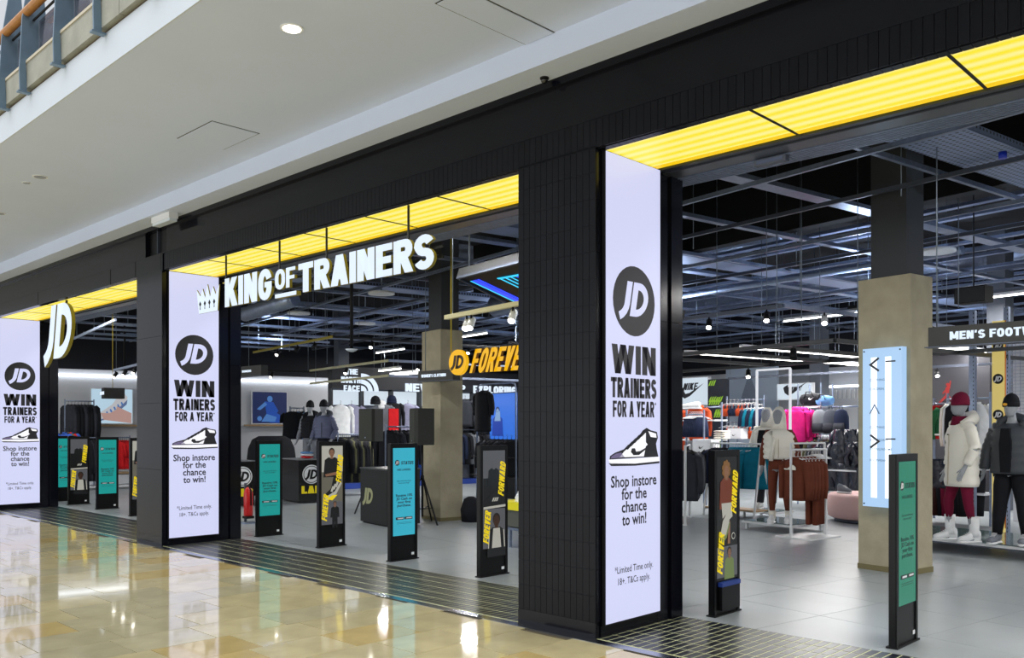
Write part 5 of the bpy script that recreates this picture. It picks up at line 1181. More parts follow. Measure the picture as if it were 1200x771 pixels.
# ================================================================== SERVICES UNDER THE SHOP CEILING
def svc(name, m, material, label, group=None, parent=None):
    o = m.build(name, material, None, (0, 0, 0), -R10); return tag(o, label, 'ceiling fitting', group)
rs = random.Random(11); XA, XB, YA, YB2 = -26.8, 7.6, 3.6, 21.8
def yfront(xi): return (Y1 + .45 + xi * math.sin(R10)) / math.cos(R10)      # where the grid line meets the shop front
perf = mat('perforated_tray', (166, 180, 206), .45, metal=.5)
nt = perf.node_tree; b_ = nt.nodes['Principled BSDF']; tc = nt.nodes.new('ShaderNodeTexCoord'); vo = nt.nodes.new('ShaderNodeTexVoronoi'); vo.inputs['Scale'].default_value = 16; vo.inputs['Randomness'].default_value = 0
mr = nt.nodes.new('ShaderNodeMapRange'); mr.inputs[1].default_value = .30; mr.inputs[2].default_value = .36; mx = nt.nodes.new('ShaderNodeMix'); mx.data_type = 'RGBA'
mx.inputs[6].default_value = (.06, .07, .09, 1); mx.inputs[7].default_value = lin((140, 156, 190)) + (1,)
nt.links.new(tc.outputs['Object'], vo.inputs['Vector']); nt.links.new(vo.outputs['Distance'], mr.inputs[0]); nt.links.new(mr.outputs[0], mx.inputs[0]); nt.links.new(mx.outputs[2], b_.inputs['Base Color'])
# wide perforated cable trays running away from the front
for k, (x, wd, z) in enumerate(((-4.2, .62, 4.2), (-9.6, .5, 4.22), (-15.0, .5, 4.22), (-20.4, .5, 4.22), (.9, .5, 4.22))):
    m = MB(); y = max(yfront(x), 4); m.box(x - wd / 2, x + wd / 2, y, YB2, z, z + .004); m.box(x - wd / 2, x - wd / 2 + .006, y, YB2, z, z + .07); m.box(x + wd / 2 - .006, x + wd / 2, y, YB2, z, z + .07)
    svc('cable_tray', m, perf, ['wide perforated cable tray near the top right edge', 'perforated cable tray over the rails right of the nearest pillar', 'perforated cable tray above the amber sign', 'perforated cable tray above the black counters', 'perforated cable tray beyond the right edge'][k])
# slotted channels in both directions, all hung on rods
nch = 0
for k in range(12):
    y = 5.9 + 1.38 * k + rs.uniform(-.15, .15); xa = XA; xlim = XB; z = 4.02 + .05 * (k % 3)
    # clip where the line would cross the shop front
    xmax = (y * math.cos(R10) - Y1 - .5) / math.sin(R10); xa2 = XA if y > 9 else XA
    x0, x1 = XA, min(XB, xmax)
    if x1 - x0 < 3: continue
    m = MB(); m.box(x0, x1, y - .022, y + .022, z, z + .004); m.box(x0, x1, y - .022, y - .019, z, z + .045); m.box(x0, x1, y + .019, y + .022, z, z + .045)
    svc('ceiling_channel', m, galv if k % 2 else galv_d, 'thin steel ceiling channel parallel to the shop front, %s one going inwards' % ORDN[k], 'channels parallel to the front')
for k in range(24):
    x = XA + .8 + 1.42 * k + rs.uniform(-.2, .2); y0_ = max(yfront(x), 3.5); z = 4.16 + .06 * (k % 3)
    if min(abs(x - t_) for t_ in (-4.2, -9.6, -15.0, -20.4, .9)) < .42: continue
    m = MB(); wd = (.022, .05, .10)[k % 3]; m.box(x - wd, x + wd, y0_ + (0 if k % 4 else 2), YB2, z, z + .05)
    svc('ceiling_channel', m, galv, 'steel ceiling channel running away from the shop front, %s one from the left wall' % ORDN[k], 'channels running into the shop')
# slats of a denser second layer, further in
for k in range(15):
    y = 10.5 + .78 * k; m = MB(); m.box(XA, XB, y - .06, y + .06, 4.55 + .03 * (k % 4), 4.60 + .03 * (k % 4))
    svc('ceiling_beam', m, mat('pale_blue_galvanised', (136, 150, 182), .4, metal=.6, noise=.15, nscale=14), 'flat pale steel beam high in the shop ceiling, %s one going inwards' % ORDN[k], 'flat beams high in the ceiling')
# ducts
def duct(label, pts, r, m_=galv):
    m = MB(); P = []; R_ = []
    for a, b in zip(pts[:-1], pts[1:]):
        a, b = Vector(a), Vector(b); n = max(2, int((b - a).length / .12))
        for q in range(n): P.append(a + (b - a) * q / n); R_.append(r * (1.05 if q % 3 == 0 else 1))
    P.append(Vector(pts[-1])); R_.append(r); m.tube(P, R_, 14); svc('air_duct', m, m_, label)
p = at_zi(797, 350, 4.0); q = at_zi(985, 322, 4.0)
duct('ribbed round air duct crossing the middle of the right opening', [(p.x - 1.5, p.y, 4.05), (q.x + 2, p.y, 4.05)], .06)
duct('round silver air duct high behind the big white letters', [(-18, 12.7, 4.95), (-9.5, 12.7, 4.95)], .2)
duct('short silver air duct just right of the left lit screen top', [(-17.3, 5.95, 3.84), (-15.4, 5.95, 3.84), (-15.1, 6.1, 3.9)], .14)
duct('round silver air duct right of the concrete column in the middle', [(-13.5, 9.4, 3.85), (-9.8, 9.4, 3.85)], .20)
duct('long silver air duct along the back of the ceiling', [(-22, 18.5, 5.1), (6, 18.5, 5.1)], .2)
# hanging rods
rod = MB().tube([(0, 0, 0), (0, 0, 1)], .006, 6).mesh('rod', rodl)
def hrod(p, z0, label='thin steel hanger rod dropping from the dark ceiling', group='hanger rods under the ceiling', thick=1):
    o = inst(rod, 'hanging_rod', None, IW(p[0], p[1], z0), 0); o.scale = (thick, thick, 5.41 - z0); o.name = 'hanger_rod'; return tag(o, label, 'rod', group)
for k in range(11):
    for j in range(7):
        x, y = -25 + 2.8 * k + rs.uniform(-.3, .3), 6.8 + 2.2 * j + rs.uniform(-.3, .3)
        if y > yfront(x) + .1: hrod((x, y), 3.1 if (k + j) % 3 == 0 else 4.05)
# lighting frames: rectangular hanging rails with spots
def light_rail(label, a, b, w_=.05, m_=None, spots=(), z=None):
    t = thing('lighting_rail', label, 'lighting rail', (0, 0, 0), -R10)
    a, b = Vector(a), Vector(b); MB().bar(a, b, w_, .05).build('rail', m_ or galv_d, t)
    for s in (.08, .92):
        p = a.lerp(b, s); MB().tube([p, (p.x, p.y, 5.41)], .006, 6).build('hanger', rodl, t)
    for s, lit in spots:
        p = a.lerp(b, s); MB().tube([(p.x, p.y, p.z - .02), (p.x, p.y, p.z - .09)], .012, 6).build('spot_stem', black, t)
        d = Vector((.05, -.07, -.10)); c = Vector((p.x, p.y, p.z - .12))
        sp2 = MB().tube([c - d * .5, c + d * .6], .042, 12).build('spot_head', whitepaint if lit == 2 else black, t)
        if lit: MB().tube([c + d * .6, c + d * .63], .036, 12).build('spot_lens', mat('spot_glow', (255, 250, 240), .3, emit=14), t)
    return t
dZ = 3.2
for k, x in enumerate((-9.3, -8.2, -7.2)): light_rail('%s dark cross rail between the hanging rails of the right opening' % ORDN[k], (x, 9.2, 2.62), (x, 12, 2.62), .045, rodm)
c0 = at_zi(918, 358, dZ); cR = at_zi(1010, 372, dZ); cL = at_zi(797, 381, dZ)
light_rail('hanging light rail left arm with two bright spots in the right opening', (cL.x - 1, c0.y, dZ), (c0.x, c0.y, dZ), .05, None, ((.62, 1), (.92, 1)))
light_rail('hanging light rail right arm running back from its corner', (c0.x, c0.y, dZ), (c0.x, c0.y + 4.5, dZ), .06, galv, ((.2, 2),))
light_rail('lower curved rail crossing the right opening above the tube lights', (-12, 9.2, 2.62), (-6.2, 9.2, 2.62), .07, rodm, ((.1, 0), (.9, 0)))
light_rail('lower rail running back over the mannequins', (-6.2, 9.2, 2.62), (-6.2, 15, 2.62), .07, rodm)
light_rail('low thin rail over the teal tops', (-12, 12, 2.62), (-4.5, 12, 2.62), .06, rodm, ((.3, 1), (.7, 0)))
light_rail('low thin rail far behind the mannequins', (-14, 16.5, 2.75), (3, 16.5, 2.75), .04, None, ((.3, 1), (.5, 1), (.6, 0)))
# pale rail with spots left of the nearest pillar
cream_m = mat('cream_rail', (206, 200, 160), .5)
a = at_zi(523, 372, 2.9); light_rail('cream lighting rail with paired spots above the amber word', (a.x, a.y, 2.9), (a.x + 1.8, a.y, 2.9), .06, cream_m, ((.25, 2), (.30, 2), (.75, 2)))
light_rail('second cream lighting rail behind the first one', (a.x + .9, a.y + .7, 2.9), (a.x + 2.2, a.y + .7, 2.9), .06, cream_m)
# frames in the middle opening
a = at_zi(318, 432, 3.0)
for k, (y, z) in enumerate(((9.1, 3.05), (9.1, 2.72))):
    light_rail('%s pale rail of the hanging light frame over the hatted mannequins' % ['upper', 'lower'][k], (-21.5, y, z), (-17.2, y, z), .05, cream_m, ((.5, 1),) if not k else ())
    light_rail('%s grey rail of the hanging light frame running to the column' % ['upper', 'lower'][k], (-17.2, y, z), (-17.2, y + 7.5, z), .05, galv, ((.1, 1), (.55, 1)) if not k else ())
light_rail('thin yellow lit rail under the hanging letters', (-21.5, 7.6, 3.45), (-16.8, 7.6, 3.45), .03, brass, ((.35, 1), (.6, 0), (.8, 0)))
light_rail('dark rail with bright spots behind the hanging letters', (-16.8, 7.6, 3.45), (-16.8, 15, 3.45), .04, rodm, ((.12, 1), (.3, 0), (.45, 1), (.7, 1)))
# far left opening rails
light_rail('slanting row of four spots in the far left opening', (-22.6, 4.6, 2.95), (-19.4, 4.6, 2.95), .04, galv, ((.05, 1), (.35, 1), (.65, 1), (.95, 1)))
light_rail('bright single spot rail in the far left opening', (-22, 6.4, 3.05), (-22, 9.5, 3.05), .04, black, ((.2, 1), (.6, 1)))
for k, (x0, x1, y) in enumerate(((-23.6, -19.0, 3.9), (-22.0, -17.5, 5.3))):
    light_rail('sloping steel channel %s in the far left opening' % ['above the spots', 'left of the pillar'][k], (x0, y, 3.75), (x1, y, 3.75), .04, galv)
for k, x in enumerate((-23.6, -22.4, -21.2, -20.0)): light_rail(['first', 'second', 'third', 'fourth'][k] + ' cross channel of the steel grid in the far left opening', (x, 3.9, 3.78), (x, 9.5, 3.78), .04, galv)
# tube lights
tube_m = mat('tube_light_glow', (255, 252, 244), .3, emit=7)
def tube(label, a, b, pw_, group='slim tube lights'):
    t = thing('tube_light', label, 'light', (0, 0, 0), -R10); a, b = Vector(a), Vector(b); L = (b - a).length; d = (b - a).normalized()
    MB().bar(a, b, .07, .05).build('housing', whitepaint, t); MB().bar(a - Vector((0, 0, .035)), b - Vector((0, 0, .035)), .06, .03).build('diffuser', tube_m, t)
    for s in (.1, .9): p = a.lerp(b, s); MB().tube([p, (p.x, p.y, 5.41)], .005, 6).build('hanger', rodl, t)
    c = (a + b) / 2; o = area('tube_glow', IW(c.x, c.y, c.z - .055), L, .06, pw_, (0, 0, (math.atan2(d.y, d.x)) - R10), (1, .98, .95)); return t
for k, (u0, v0, u1, v1, z) in enumerate(((803, 411.5, 886, 417, 3.1), (868, 405, 952, 411.5, 3.1), (905, 418.5, 976, 424.5, 3.0), (972, 414, 1060, 420, 3.1), (991, 425, 1080, 431, 3.0), (1092, 404, 1118, 408, 3.1), (1094, 422, 1116, 425, 3.0))):
    a, b = at_zi(u0, v0, z), at_zi(u1, v1, z); tube('slim white tube light over the right opening, %s' % ['leftmost of the upper pair', 'long one right of it', 'lower one in the middle', 'one touching the concrete column', 'lower one touching the concrete column', 'upper one right of the column', 'lower one right of the column'][k], (a.x, a.y, z), (a.x + .05, a.y + 3.2 if k < 5 else a.y + 2.0, z), 60)
tube('short slim tube light, upper one in the middle opening', (-18.6, 9.6, 2.95), (-17.6, 9.6, 2.95), 45)
tube('short slim tube light, lower one in the middle opening', (-18.6, 9.9, 2.85), (-17.3, 9.9, 2.85), 45)
def plain_area(name, x, y, z, sx, sy, pw_): return area(name, IW(x, y, z), sx, sy, pw_, (0, 0, -R10), (.93, .96, 1))
# tubes added to light the shop, and a hidden row behind its head
HT = [(-19.3, 12.5), (-14.8, 13), (-11.5, 16.5), (-7.5, 16.5), (-3.5, 17), (1.5, 14), (-2.0, 13.5), (2.6, 10.5), (-24.5, 13), (1.2, 9.0), (1.8, 12.0), (3.5, 8.0)]
for n, (x, y) in enumerate(HT): tube('added slim tube light hung high between the ceiling channels, %s one' % ORDN[n], (x - .9, y, 4.0), (x + .9, y, 4.0), 120)
for n in range(9):
    x = -22.6 + n * 2.9; t = thing('added_head_tube', 'added unseen tube light behind the shop front head, %s from the left' % ORDN[n], 'light', (x, 6.86, 4.0))
    MB().box(-.75, .75, -.035, .035, 0, .05).build('housing', whitepaint, t); MB().box(-.74, .74, -.03, .03, -.03, 0).build('diffuser', tube_m, t)
    for s in (-.6, .6): MB().tube([(s, 0, .05), (s, 0, 1.41)], .005, 6).build('hanger', rodl, t)
    area('tube_glow', (x, 6.86, 3.96), 1.5, .06, 45, (0, 0, 0), (.97, .98, 1))
# floods added to brighten the ceiling services from below
for n, (x, y) in enumerate(((-21, 8), (-16, 11.5), (-11.5, 12), (-8, 12.5), (-4, 12), (-10, 17), (-1, 14), (-17, 15.5))):
    t = thing('added_uplight', 'added black flood lamp pointing up at the ceiling services, %s one' % ORDN[n], 'lamp', IW(x, y, 3.5), -R10, 'added uplights on the ceiling services')
    MB().box(-.12, .12, -.12, .12, -.05, 0).build('housing', black, t); MB().tube([(.1, .1, 0), (.1, .1, 1.91)], .005, 6).build('hanger', rodl, t)
    area('added_uplight_beam', IW(x, y, 3.52), .2, .2, 55, (math.pi, 0, 0), (.62, .76, 1))
# dark speakers, discs, neon screen
def ceil_box(label, xi, yi, z, w_, d_, h_):
    t = thing('hanging_loudspeaker', label, 'speaker', IW(xi, yi, z), -R10); MB().box(-w_ / 2, w_ / 2, -d_ / 2, d_ / 2, -h_ / 2, h_ / 2).build('cabinet', black, t); MB().box(-w_ / 2 + .01, w_ / 2 - .01, -d_ / 2 - .006, -d_ / 2, -h_ / 2 + .01, h_ / 2 - .01).build('grille', rodm, t)
    MB().tube([(0, 0, h_ / 2), (0, 0, 5.41 - z)], .01, 6).build('bracket', black, t)
p = at_yi(1141, 346, 12.5); ceil_box('black loudspeaker hanging above the footwear sign', p.x, 12.5, p.z, .42, .25, .22)
p = at_yi(395, 352, 11); ceil_box('black loudspeaker hanging under the big white letters', p.x, 11, p.z, .55, .4, .34)
for u, v, lab in ((447, 345, 'flat pale round ceiling disc below the big white letters'), (350, 368, 'flat pale round ceiling disc behind the left big white letters'), (428, 380, 'flat pale round ceiling disc near the middle'), (1098, 296, 'flat pale round ceiling disc right of the concrete column')):
    p = at_zi(u, v, 4.0); t = thing('ceiling_disc', lab, 'ceiling fitting', IW(p.x, p.y, 4.0)); MB().tube([(0, 0, 0), (0, 0, .04)], .24, 24).build('disc', whitepaint, t); MB().tube([(0, 0, .04), (0, 0, 1.41)], .012, 6).build('stem', rodl, t)
for u, v, lab in ((412, 409, 'small half round pendant sensor on a black pole in the middle opening'), (146, 437, 'small half round pendant sensor in the far left opening')):
    p = at_zi(u, v, 2.95); t = thing('pendant_sensor', lab, 'ceiling fitting', IW(p.x, p.y, 2.95)); MB().ell([(0, 0, -.05, .03, .03), (0, 0, -.03, .08, .08), (0, 0, 0, .11, .11)], 16).build('dish', mat('milky_cover', (215, 225, 235), .3), t); MB().tube([(0, 0, 0), (0, 0, 2.46)], .03, 8).build('pole', black, t)
a = at_zi(535, 325, 3.5); W_, D_ = 2.1, 2.0
t = thing('hanging_screen', 'dark framed tilted ceiling screen showing slanting electric blue streaks', 'screen', IW(a.x, a.y, 3.5), -R10); t.rotation_euler = (math.radians(-18), 0, -R10)
MB().box(0, W_, 0, D_, .01, .12).build('casing', mat('screen_casing', (52, 52, 50), .5), t)
scr = MB().box(.03, W_ - .03, .03, D_ - .03, 0, .01).build('screen', mat('dark_screen', (10, 12, 18), .4, spec=.2), t)
for fx in ((0, W_, 0, .03), (0, .03, .03, D_), (W_ - .03, W_, .03, D_)): MB().box(fx[0], fx[1], fx[2], fx[3], -.02, .02).build('rim', galv_d, t)
f = Fr((0, D_, -.002), (1, 0, 0), (0, -1, 0)); m = MB()
for q, (x0, w1, c_) in enumerate(((.10, .03, 1), (.14, .10, 0), (.26, .04, 0), (.62, .03, 1), (.72, .03, 1), (.82, .02, 1), (.92, .03, 0), (1.04, .02, 1))):
    y1_ = D_ - .15 if q < 3 else D_ - .25
    m.prism(f, [(x0, y1_), (x0 + w1, y1_), (x0 + w1 + .12, .1), (x0 + .12, .1)], 0, .003 + .0002 * q, c_)
m.prism(f, [(.6, D_ - .22), (W_ - .1, D_ - .30), (W_ - .1, D_ - .36), (.6, D_ - .25)], 0, .006, 1)
tag(m.build('blue_streaks', (mat('neon_blue', (30, 60, 235), .3, emit=1.6), mat('neon_cyan', (40, 190, 235), .3, emit=1.3)), scr), kind='stuff')
for x in (.1, W_ - .1): MB().tube([(x, .1, .12), (x, -.5, 1.95)], .012, 6).build('hanger', rodl, t)
q = at_z(1175, 186, 3.98); tag(MB().tube([(0, 0, 0), (0, 0, .06)], .035, 12).build('blue_beacon', mat('blue_plastic', (20, 50, 190), .3), None, q), 'small blue canister on the channel near the top right edge', 'ceiling fitting')
q = at_y(907, 184, 6.30); t = thing('head_sensor', 'small grey door sensor under the steel head frame of the wide opening', 'sensor', (q.x, 6.26, ZL - .03)); MB().box(-.13, .13, -.03, .03, -.045, 0).build('body', galv_d, t); MB().box(-.11, .11, -.034, -.03, -.035, -.01).build('lens', mat('sensor_lens', (90, 100, 130), .2), t)

# ================================================================== MANNEQUINS
skin_m = mat('mannequin_grey', (156, 160, 166), .55)
HEADP = [(-.125, .0, .012, .012), (-.118, -.018, .035, .04), (-.10, -.022, .045, .058), (-.075, -.012, .055, .072), (-.05, -.006, .064, .084), (-.02, 0, .070, .090), (.01, .003, .074, .094), (.04, .006, .075, .095), (.07, .010, .070, .088), (.095, .012, .055, .070), (.112, .014, .032, .042), (.118, .014, .01, .012)]
def body_mesh(J, head):
    """one continuous body: a skinned skeleton, with hands of five fingers, and a shaped head set on the neck"""
    V, E, Rr = [], [], []
    def add(p, r, par=None):
        V.append(tuple(p)); Rr.append(r)
        if par is not None: E.append((par, len(V) - 1))
        return len(V) - 1
    pel = add((0, 0, .93), .115); wa = add((0, 0, 1.10), .098, pel); chs = add((0, .0, 1.30), .118, wa); nb = add((0, .01, 1.47), .062, chs); nk = add((0, .0, 1.56), .048, nb)
    hz = add(head, .05, nk)
    for s in (-1, 1):
        L = J['R' if s > 0 else 'L']
        sh = add(L['sh'], .055, chs); el = add(L['el'], .036, sh); wr = add(L['wr'], .024, el); w0 = Vector(L['wr']); d = (w0 - Vector(L['el'])).normalized()
        side = Vector((0, -1, 0)); side = (side - d * side.dot(d)).normalized(); nrm = d.cross(side)
        pa = add(w0 + d * .05, .027, wr)
        for q, (o_, ln) in enumerate(((.024, .075), (.008, .085), (-.008, .08), (-.024, .062))):
            b0 = add(w0 + d * .085 + side * o_, .0095, pa); b1 = add(w0 + d * (.085 + ln * .5) + side * o_ + nrm * s * -.008, .0085, b0); add(w0 + d * (.085 + ln) + side * o_ * .9 + nrm * s * -.028, .007, b1)
        t0 = add(w0 + d * .035 + side * .034, .011, pa); add(w0 + d * .085 + side * .055, .008, t0)
        hp = add((s * .095, 0, .90), .095, pel); kn = add(L['kn'], .055, hp); an = add(L['an'], .034, kn); he = add(Vector(L['an']) + Vector((0, -.03, -.05)), .036, an); add(Vector(L['an']) + Vector((0, -.15, -.065)), .026, he)
    me = bpy.data.meshes.new('b'); me.from_pydata(V, E, []); o = bpy.data.objects.new('b', me); C.objects.link(o)
    sk = o.modifiers.new('s', 'SKIN'); sk.use_smooth_shade = True; ss = o.modifiers.new('u', 'SUBSURF'); ss.levels = 1; ss.render_levels = 1
    for i, r in enumerate(Rr): me.skin_vertices[0].data[i].radius = (r, r)
    me.skin_vertices[0].data[0].use_root = True
    ev = o.evaluated_get(bpy.context.evaluated_depsgraph_get()); nm = bpy.data.meshes.new_from_object(ev)
    vs = [tuple(v.co) for v in nm.vertices]; fs = [tuple(p.vertices) for p in nm.polygons]; bpy.data.objects.remove(o)
    m = MB(); m.v = vs; m.f = fs; m.mi = [0] * len(fs); m.sm = [True] * len(fs)
    hx, hy, hzz = head
    R_ = []
    for z, oy, rx, ry in HEADP:
        ring = []
        for k in range(20):
            a = 2 * math.pi * k / 20; x, y = rx * math.cos(a), ry * math.sin(a)
            if abs(k - 15) <= 1:
                if -.06 < z < .03: y -= .018 if k == 15 else .004      # nose
                if z == -.075: y -= .007                              # lips
            if abs(abs(k - 15) - 2) < .5 and z in (.01,): y += .010       # eye sockets
            if k in (0, 10) and -.04 < z < .03: x *= 1.12               # ears
            ring.append((hx + x, hy + oy + y, hzz + .03 + z))
        R_.append(ring)
    m.rings(R_, 0); return m.mesh('body', skin_m)
def pose(arms, legs):
    J = {}
    for s, key in ((-1, 'L'), (1, 'R')):
        (ex, ey, ez), (wx, wy, wz) = arms[key]; (kx, ky), (ax, ay) = legs[key]
        J[key] = dict(sh=(s * .175, .0, 1.41), el=(s * ex, ey, ez), wr=(s * wx, wy, wz), kn=(s * kx, ky, .50), an=(s * ax, ay, .09))
    return J
STAND = pose({'L': ((.27, .02, 1.13), (.27, -.04, .88)), 'R': ((.27, .02, 1.13), (.27, -.04, .88))}, {'L': ((.11, -.01), (.12, .03)), 'R': ((.11, -.01), (.12, .0))})
def mannequin(label, loc, rz, J=STAND, head=(0, -.02, 1.64), scale=1.0):
    t = thing('mannequin', label, 'mannequin', loc, rz); t.scale = (scale,) * 3
    inst(body_mesh(J, head), 'body', t); return t
def legs_(t, J, col, r=.075, z0=.98, zb=.13, base=None, name='trousers', wide=1.0):
    m = MB()
    m.ell([(0, 0, .84, .155, .11), (0, 0, .93, .165, .12), (0, 0, z0 + .05, .15, .105)], 18)
    for s, key in ((-1, 'L'), (1, 'R')):
        L = J[key]; a = Vector((s * .085, 0, .90)); k_ = Vector(L['kn']); b = Vector(L['an']); e = k_.lerp(b, (k_.z - zb) / (k_.z - b.z))
        P = [a, a.lerp(k_, .5), k_, k_.lerp(e, .4), e]
        m.tube(P, [r * 1.25, r * 1.15 * wide, r * .9 * wide, r * .85 * wide, r * .62 * wide], 14)
    return m.build(name, K[col], t)
def jacket(t, J, col, z0, z1=1.46, rx=.215, ry=.15, puff=.0, slr=.06, step=.055, m_=None, name='jacket', flare=1.0, sleeves=True, open_=None, wr=.94):
    m_ = m_ or K[col]; m = MB(); n = int((z1 - z0) / step); sp = []
    for k in range(n * 3 + 1):
        f = k / (n * 3); z = z0 + (z1 - z0) * f; ph = (k % 3); b = 1 + puff * (1 if ph == 1 else (.8 if ph == 2 else -1))
        top_ = 1 if f < .80 else max(.40, 1 - ((f - .80) / .20) ** 1.6 * .62)
        sp.append((0, 0, z, rx * b * top_ * (flare + (1 - flare) * f), ry * b * (top_ * .8 + .2) * (flare + (1 - flare) * f)))
    m.ell(sp, 24, 0, lambda q, a: 1 + .012 * math.sin(6 * a + q)); m.build(name, m_, t)
    if open_:
        mm = MB(); prof_ = [(0, -ry * 1.0 * flare - .012)]
        w_ = open_[1]; mm.prism(Fr((0, -ry * 1.06 * flare, 0), (1, 0, 0)), [(-w_ * .8, z0 + .02), (w_ * .8, z0 + .02), (w_, z1 - .25), (w_ * .7, z1 - .06), (-w_ * .7, z1 - .06), (-w_, z1 - .25)], -.06, .012)
        mm.build('open_front', K[open_[0]], t)
    else:
        mm = MB(); mm.bar((.03, -ry * 1.06 * flare, z0 + .02), (.03, -ry * 1.03, z1 - .16), .008, .012); mm.build('zip', K['sand'] if col in ('cream', 'white') else black, t)
    if sleeves:
        for key in ('L', 'R'):
            L = J[key]; a, e, w_ = Vector(L['sh']), Vector(L['el']), Vector(L['wr']); w_ = e.lerp(w_, wr)
            P, R_ = [], []; s0 = a + Vector((0, 0, .0)); i0 = a.lerp(Vector((0, 0, 1.36)), .35)
            pts = [i0, s0, e, w_]; N = 8
            for q in range(3):
                for k in range(N if q else 2):
                    f = k / (N if q else 2); P.append(pts[q].lerp(pts[q + 1], f)); b = 1 + (puff * 1.6) * (1 if k % 2 else -1) if q else 1
                    R_.append(slr * (1.25 if q == 0 else (1.18 - .12 * f if q == 1 else 1.06 - .22 * f)) * b)
            P.append(w_); R_.append(slr * .72); MB().tube(P, R_, 14).build('sleeve', m_, t)
def shoes(t, J, sm, sock=None, socktop=.24):
    for s, key in ((-1, 'L'), (1, 'R')):
        a = Vector(J[key]['an']); inst(sm, 'shoe', t, (a.x, a.y - .06, 0), 0 if s < 0 else .12)
        if sock: MB().tube([(a.x, a.y + .0, .08), (a.x, a.y, .13), (a.x, a.y - .002, socktop)], [.056, .054, .062], 12).build('sock', K[sock], t)
def beanie(t, head, col, badge=None):
    x, y, z = head; z += .03
    m = MB(); m.ell([(x, y + .006, z + .015, .086, .106), (x, y + .008, z + .06, .09, .108), (x, y + .012, z + .11, .078, .094), (x, y + .016, z + .15, .05, .06), (x, y + .018, z + .168, .012, .014)], 20, 0, lambda q, a: 1 + .01 * math.sin(16 * a)); m.build('beanie', K[col], t)
    MB().ell([(x, y + .004, z + .0, .089, .11), (x, y + .004, z + .03, .094, .114), (x, y + .005, z + .055, .090, .11)], 20).build('beanie_fold', K[col], t)
    if badge: m = MB(); m.disc(Fr((x - .02, y - .111, z + .03), (1, 0, 0)), 0, 0, .026, 0, .005, 0, 14, .018); m.build('hat_badge', badge, t)
def hood_down(t, col, m_=None, y=.075, z=1.47, r=.15):
    m = MB(); m.tube([(-.13, -.06, z - .05), (-.15, .02, z), (-.10, .10, z + .03), (0, .14, z + .05), (.10, .10, z + .03), (.15, .02, z), (.13, -.06, z - .05)], [(.035, .05), (.05, .06), (.06, .075), (.065, .085), (.06, .075), (.05, .06), (.035, .05)], 12); m.build('hood', m_ or K[col], t)
# A  white coat, burgundy hat
J = pose({'L': ((.27, .03, 1.14), (.285, -.05, .87)), 'R': ((.28, .02, 1.14), (.25, -.10, .90))}, {'L': ((.12, -.10), (.16, -.06)), 'R': ((.11, .02), (.12, .09))})
h = (0.02, -.035, 1.63); p = at_z(1127, 635, .17)
t = mannequin('mannequin in a long white padded coat, burgundy beanie and burgundy leggings', p, -.8, J, h, 1.02)
legs_(t, J, 'burgundy', .066, zb=.30, name='leggings'); shoes(t, J, SHW, 'white', .32)
creamcoat = mat('cream_quilted_shell', (244, 240, 228), .7, bump=.25, bscale=18)
jacket(t, J, 'cream', .68, 1.47, .215, .165, .03, .062, .13, creamcoat, 'long_coat', 1.08, wr=.80)
hood_down(t, 'cream', creamcoat, r=.2); MB().ell([(0, -.02, 1.42, .11, .11), (0, -.02, 1.47, .095, .10), (0, -.02, 1.53, .075, .085)], 18).build('neck_warmer', K['burgundy'], t)
beanie(t, h, 'burgundy', white); MB().box(.04, .06, -.20, -.19, 1.30, 1.315).build('chest_label', black, t)
# B  dark coat, black hat
J = pose({'L': ((.29, .02, 1.15), (.31, -.04, .90)), 'R': ((.28, .02, 1.13), (.28, -.03, .88))}, {'L': ((.12, -.04), (.15, -.06)), 'R': ((.12, .02), (.14, .06))})
h = (0, -.03, 1.64); p = at_z(1186, 638, .17)
t = mannequin('mannequin in a dark grey padded coat and black beanie at the right edge', p, -.15, J, h, 1.0)
legs_(t, J, 'black', .08, zb=.12, name='trousers', wide=1.1); shoes(t, J, SHG)
greycoat = mat('grey_quilted_shell', (66, 70, 76), .6, bump=.25, bscale=18)
jacket(t, J, 'slate', .86, 1.47, .24, .17, .03, .072, .09, greycoat, 'padded_coat', 1.0, open_=('black', .07), wr=.97); hood_down(t, 'slate', greycoat); beanie(t, h, 'black', mat('amber_badge', (236, 170, 30), .4))
# C  cream padded vest, brown leggings
J = pose({'L': ((.25, .02, 1.14), (.25, -.06, .88)), 'R': ((.27, .04, 1.13), (.29, -.02, .89))}, {'L': ((.10, -.03), (.09, -.06)), 'R': ((.11, .0), (.13, .07))})
h = (-.01, -.03, 1.63); p = at_z(913, 613, .14)
t = mannequin('mannequin in a cream padded vest, cream hood and brown leggings on the low white table', p, .25, J, h, .97)
legs_(t, J, 'brown', .068, zb=.2, name='leggings'); shoes(t, J, SHW, 'cream', .2); jacket(t, J, 'brown', .98, 1.44, .175, .13, 0, .05, .05, name='brown_top')
jacket(t, J, 'cream', 1.00, 1.47, .235, .17, .035, .07, .075, creamcoat, 'padded_vest', 1.02, sleeves=False)
MB().ell([(h[0], .02, 1.46, .12, .12), (h[0], .03, 1.56, .11, .12), (h[0], .03, 1.66, .105, .125), (h[0], .03, 1.75, .09, .11), (h[0], .04, 1.81, .05, .06), (h[0], .04, 1.825, .01, .01)], 18).build('hood', K['cream'], t)
MB().tube([(-.10, -.12, 1.42), (-.04, -.19, 1.30), (-.06, -.20, 1.12), (-.08, -.19, .98)], .035, 10).build('scarf', K['cream'], t)
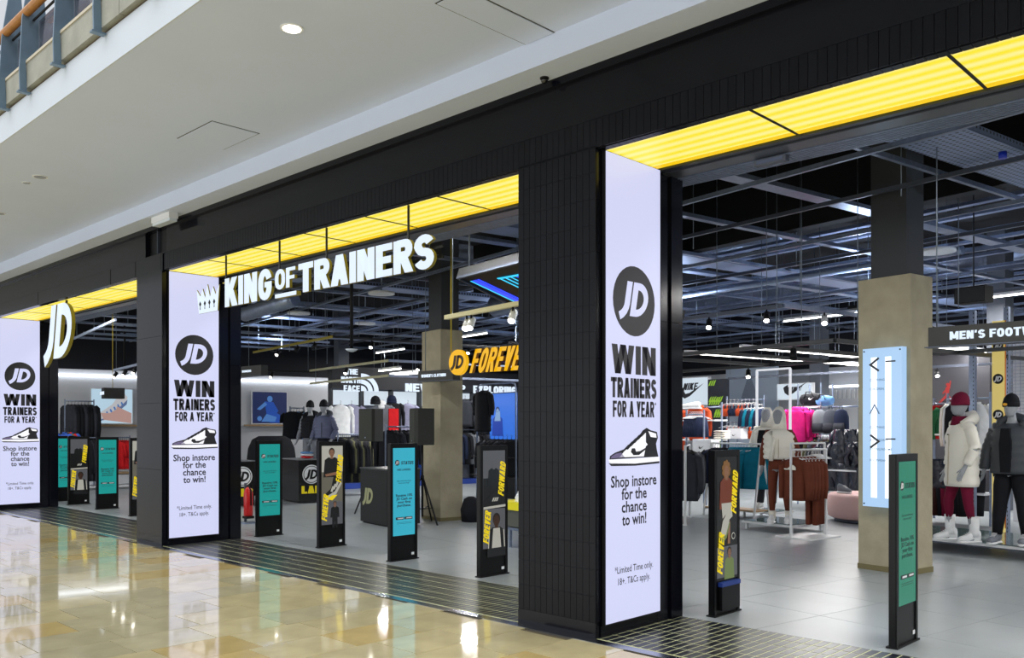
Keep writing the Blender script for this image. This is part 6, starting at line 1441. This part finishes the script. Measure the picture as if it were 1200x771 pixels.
# D  open white jacket, dark outfit, behind C
h = (0, -.03, 1.63); p = at_z(898, 597, .14); J = STAND
t = mannequin('mannequin in an open pale jacket over a dark outfit, behind the padded vest one', p, .1, J, h, 1.0)
legs_(t, J, 'charcoal', .085, zb=.12, name='trousers', wide=1.15); shoes(t, J, SHW); jacket(t, J, 'cream', .95, 1.46, .22, .15, .0, .06, .06, None, 'open_jacket', 1.0, open_=('black', .10))
MB().ell([(0, .02, 1.46, .12, .12), (0, .045, 1.60, .105, .10), (0, .05, 1.72, .09, .09), (0, .045, 1.80, .05, .05)], 16).build('hood', K['cream'], t)
q = toI(p); low_table('small white plinth table under the open pale jacket mannequin', q.x, q.y, .7, .6, .14)
# E, F  two hatted mannequins in the middle opening
for k, (u, col, lab, deep) in enumerate(((364, 'black', 'mannequin in a black padded vest and black beanie behind the black counter', 19.6), (380, 'slate', 'mannequin in a blue grey padded jacket and black beanie behind the black counter', 19.0))):
    d = ray(u, 500); p = Vector((d.x * deep, d.y * deep, .42)); J = pose({'L': ((.25, .02, 1.14), (.27, -.10, .93)), 'R': ((.27, .04, 1.14), (.25, -.12, .93))}, {'L': ((.10, -.03), (.11, -.02)), 'R': ((.11, .0), (.13, .04))})
    h = (0, -.03, 1.63); t = mannequin(lab, p, .45 if k else .6, J, h, .97)
    legs_(t, J, 'grey' if not k else 'black', .08, name='trousers'); shoes(t, J, SHG)
    if not k: jacket(t, J, 'grey', .93, 1.44, .18, .13, 0, .055, .05, name='grey_top')
    jacket(t, J, col, .96, 1.47, .225, .16, .04, .062, .07, None if not k else mat('blue_grey_quilt', (84, 90, 118), .6), 'padded_vest' if not k else 'padded_jacket', 1.0, sleeves=bool(k))
    hood_down(t, col) ; beanie(t, h, 'black')
    q = toI(p); tt = thing('plinth', 'black plinth block under the %s hatted mannequin' % ['left', 'right'][k], 'plinth', IW(q.x, q.y), -R10); MB().box(-.3, .3, -.3, .3, 0, .39).build('block', black, tt); MB().box(-.31, .31, -.31, .31, .39, .42).build('slab_top', galv_d, tt)
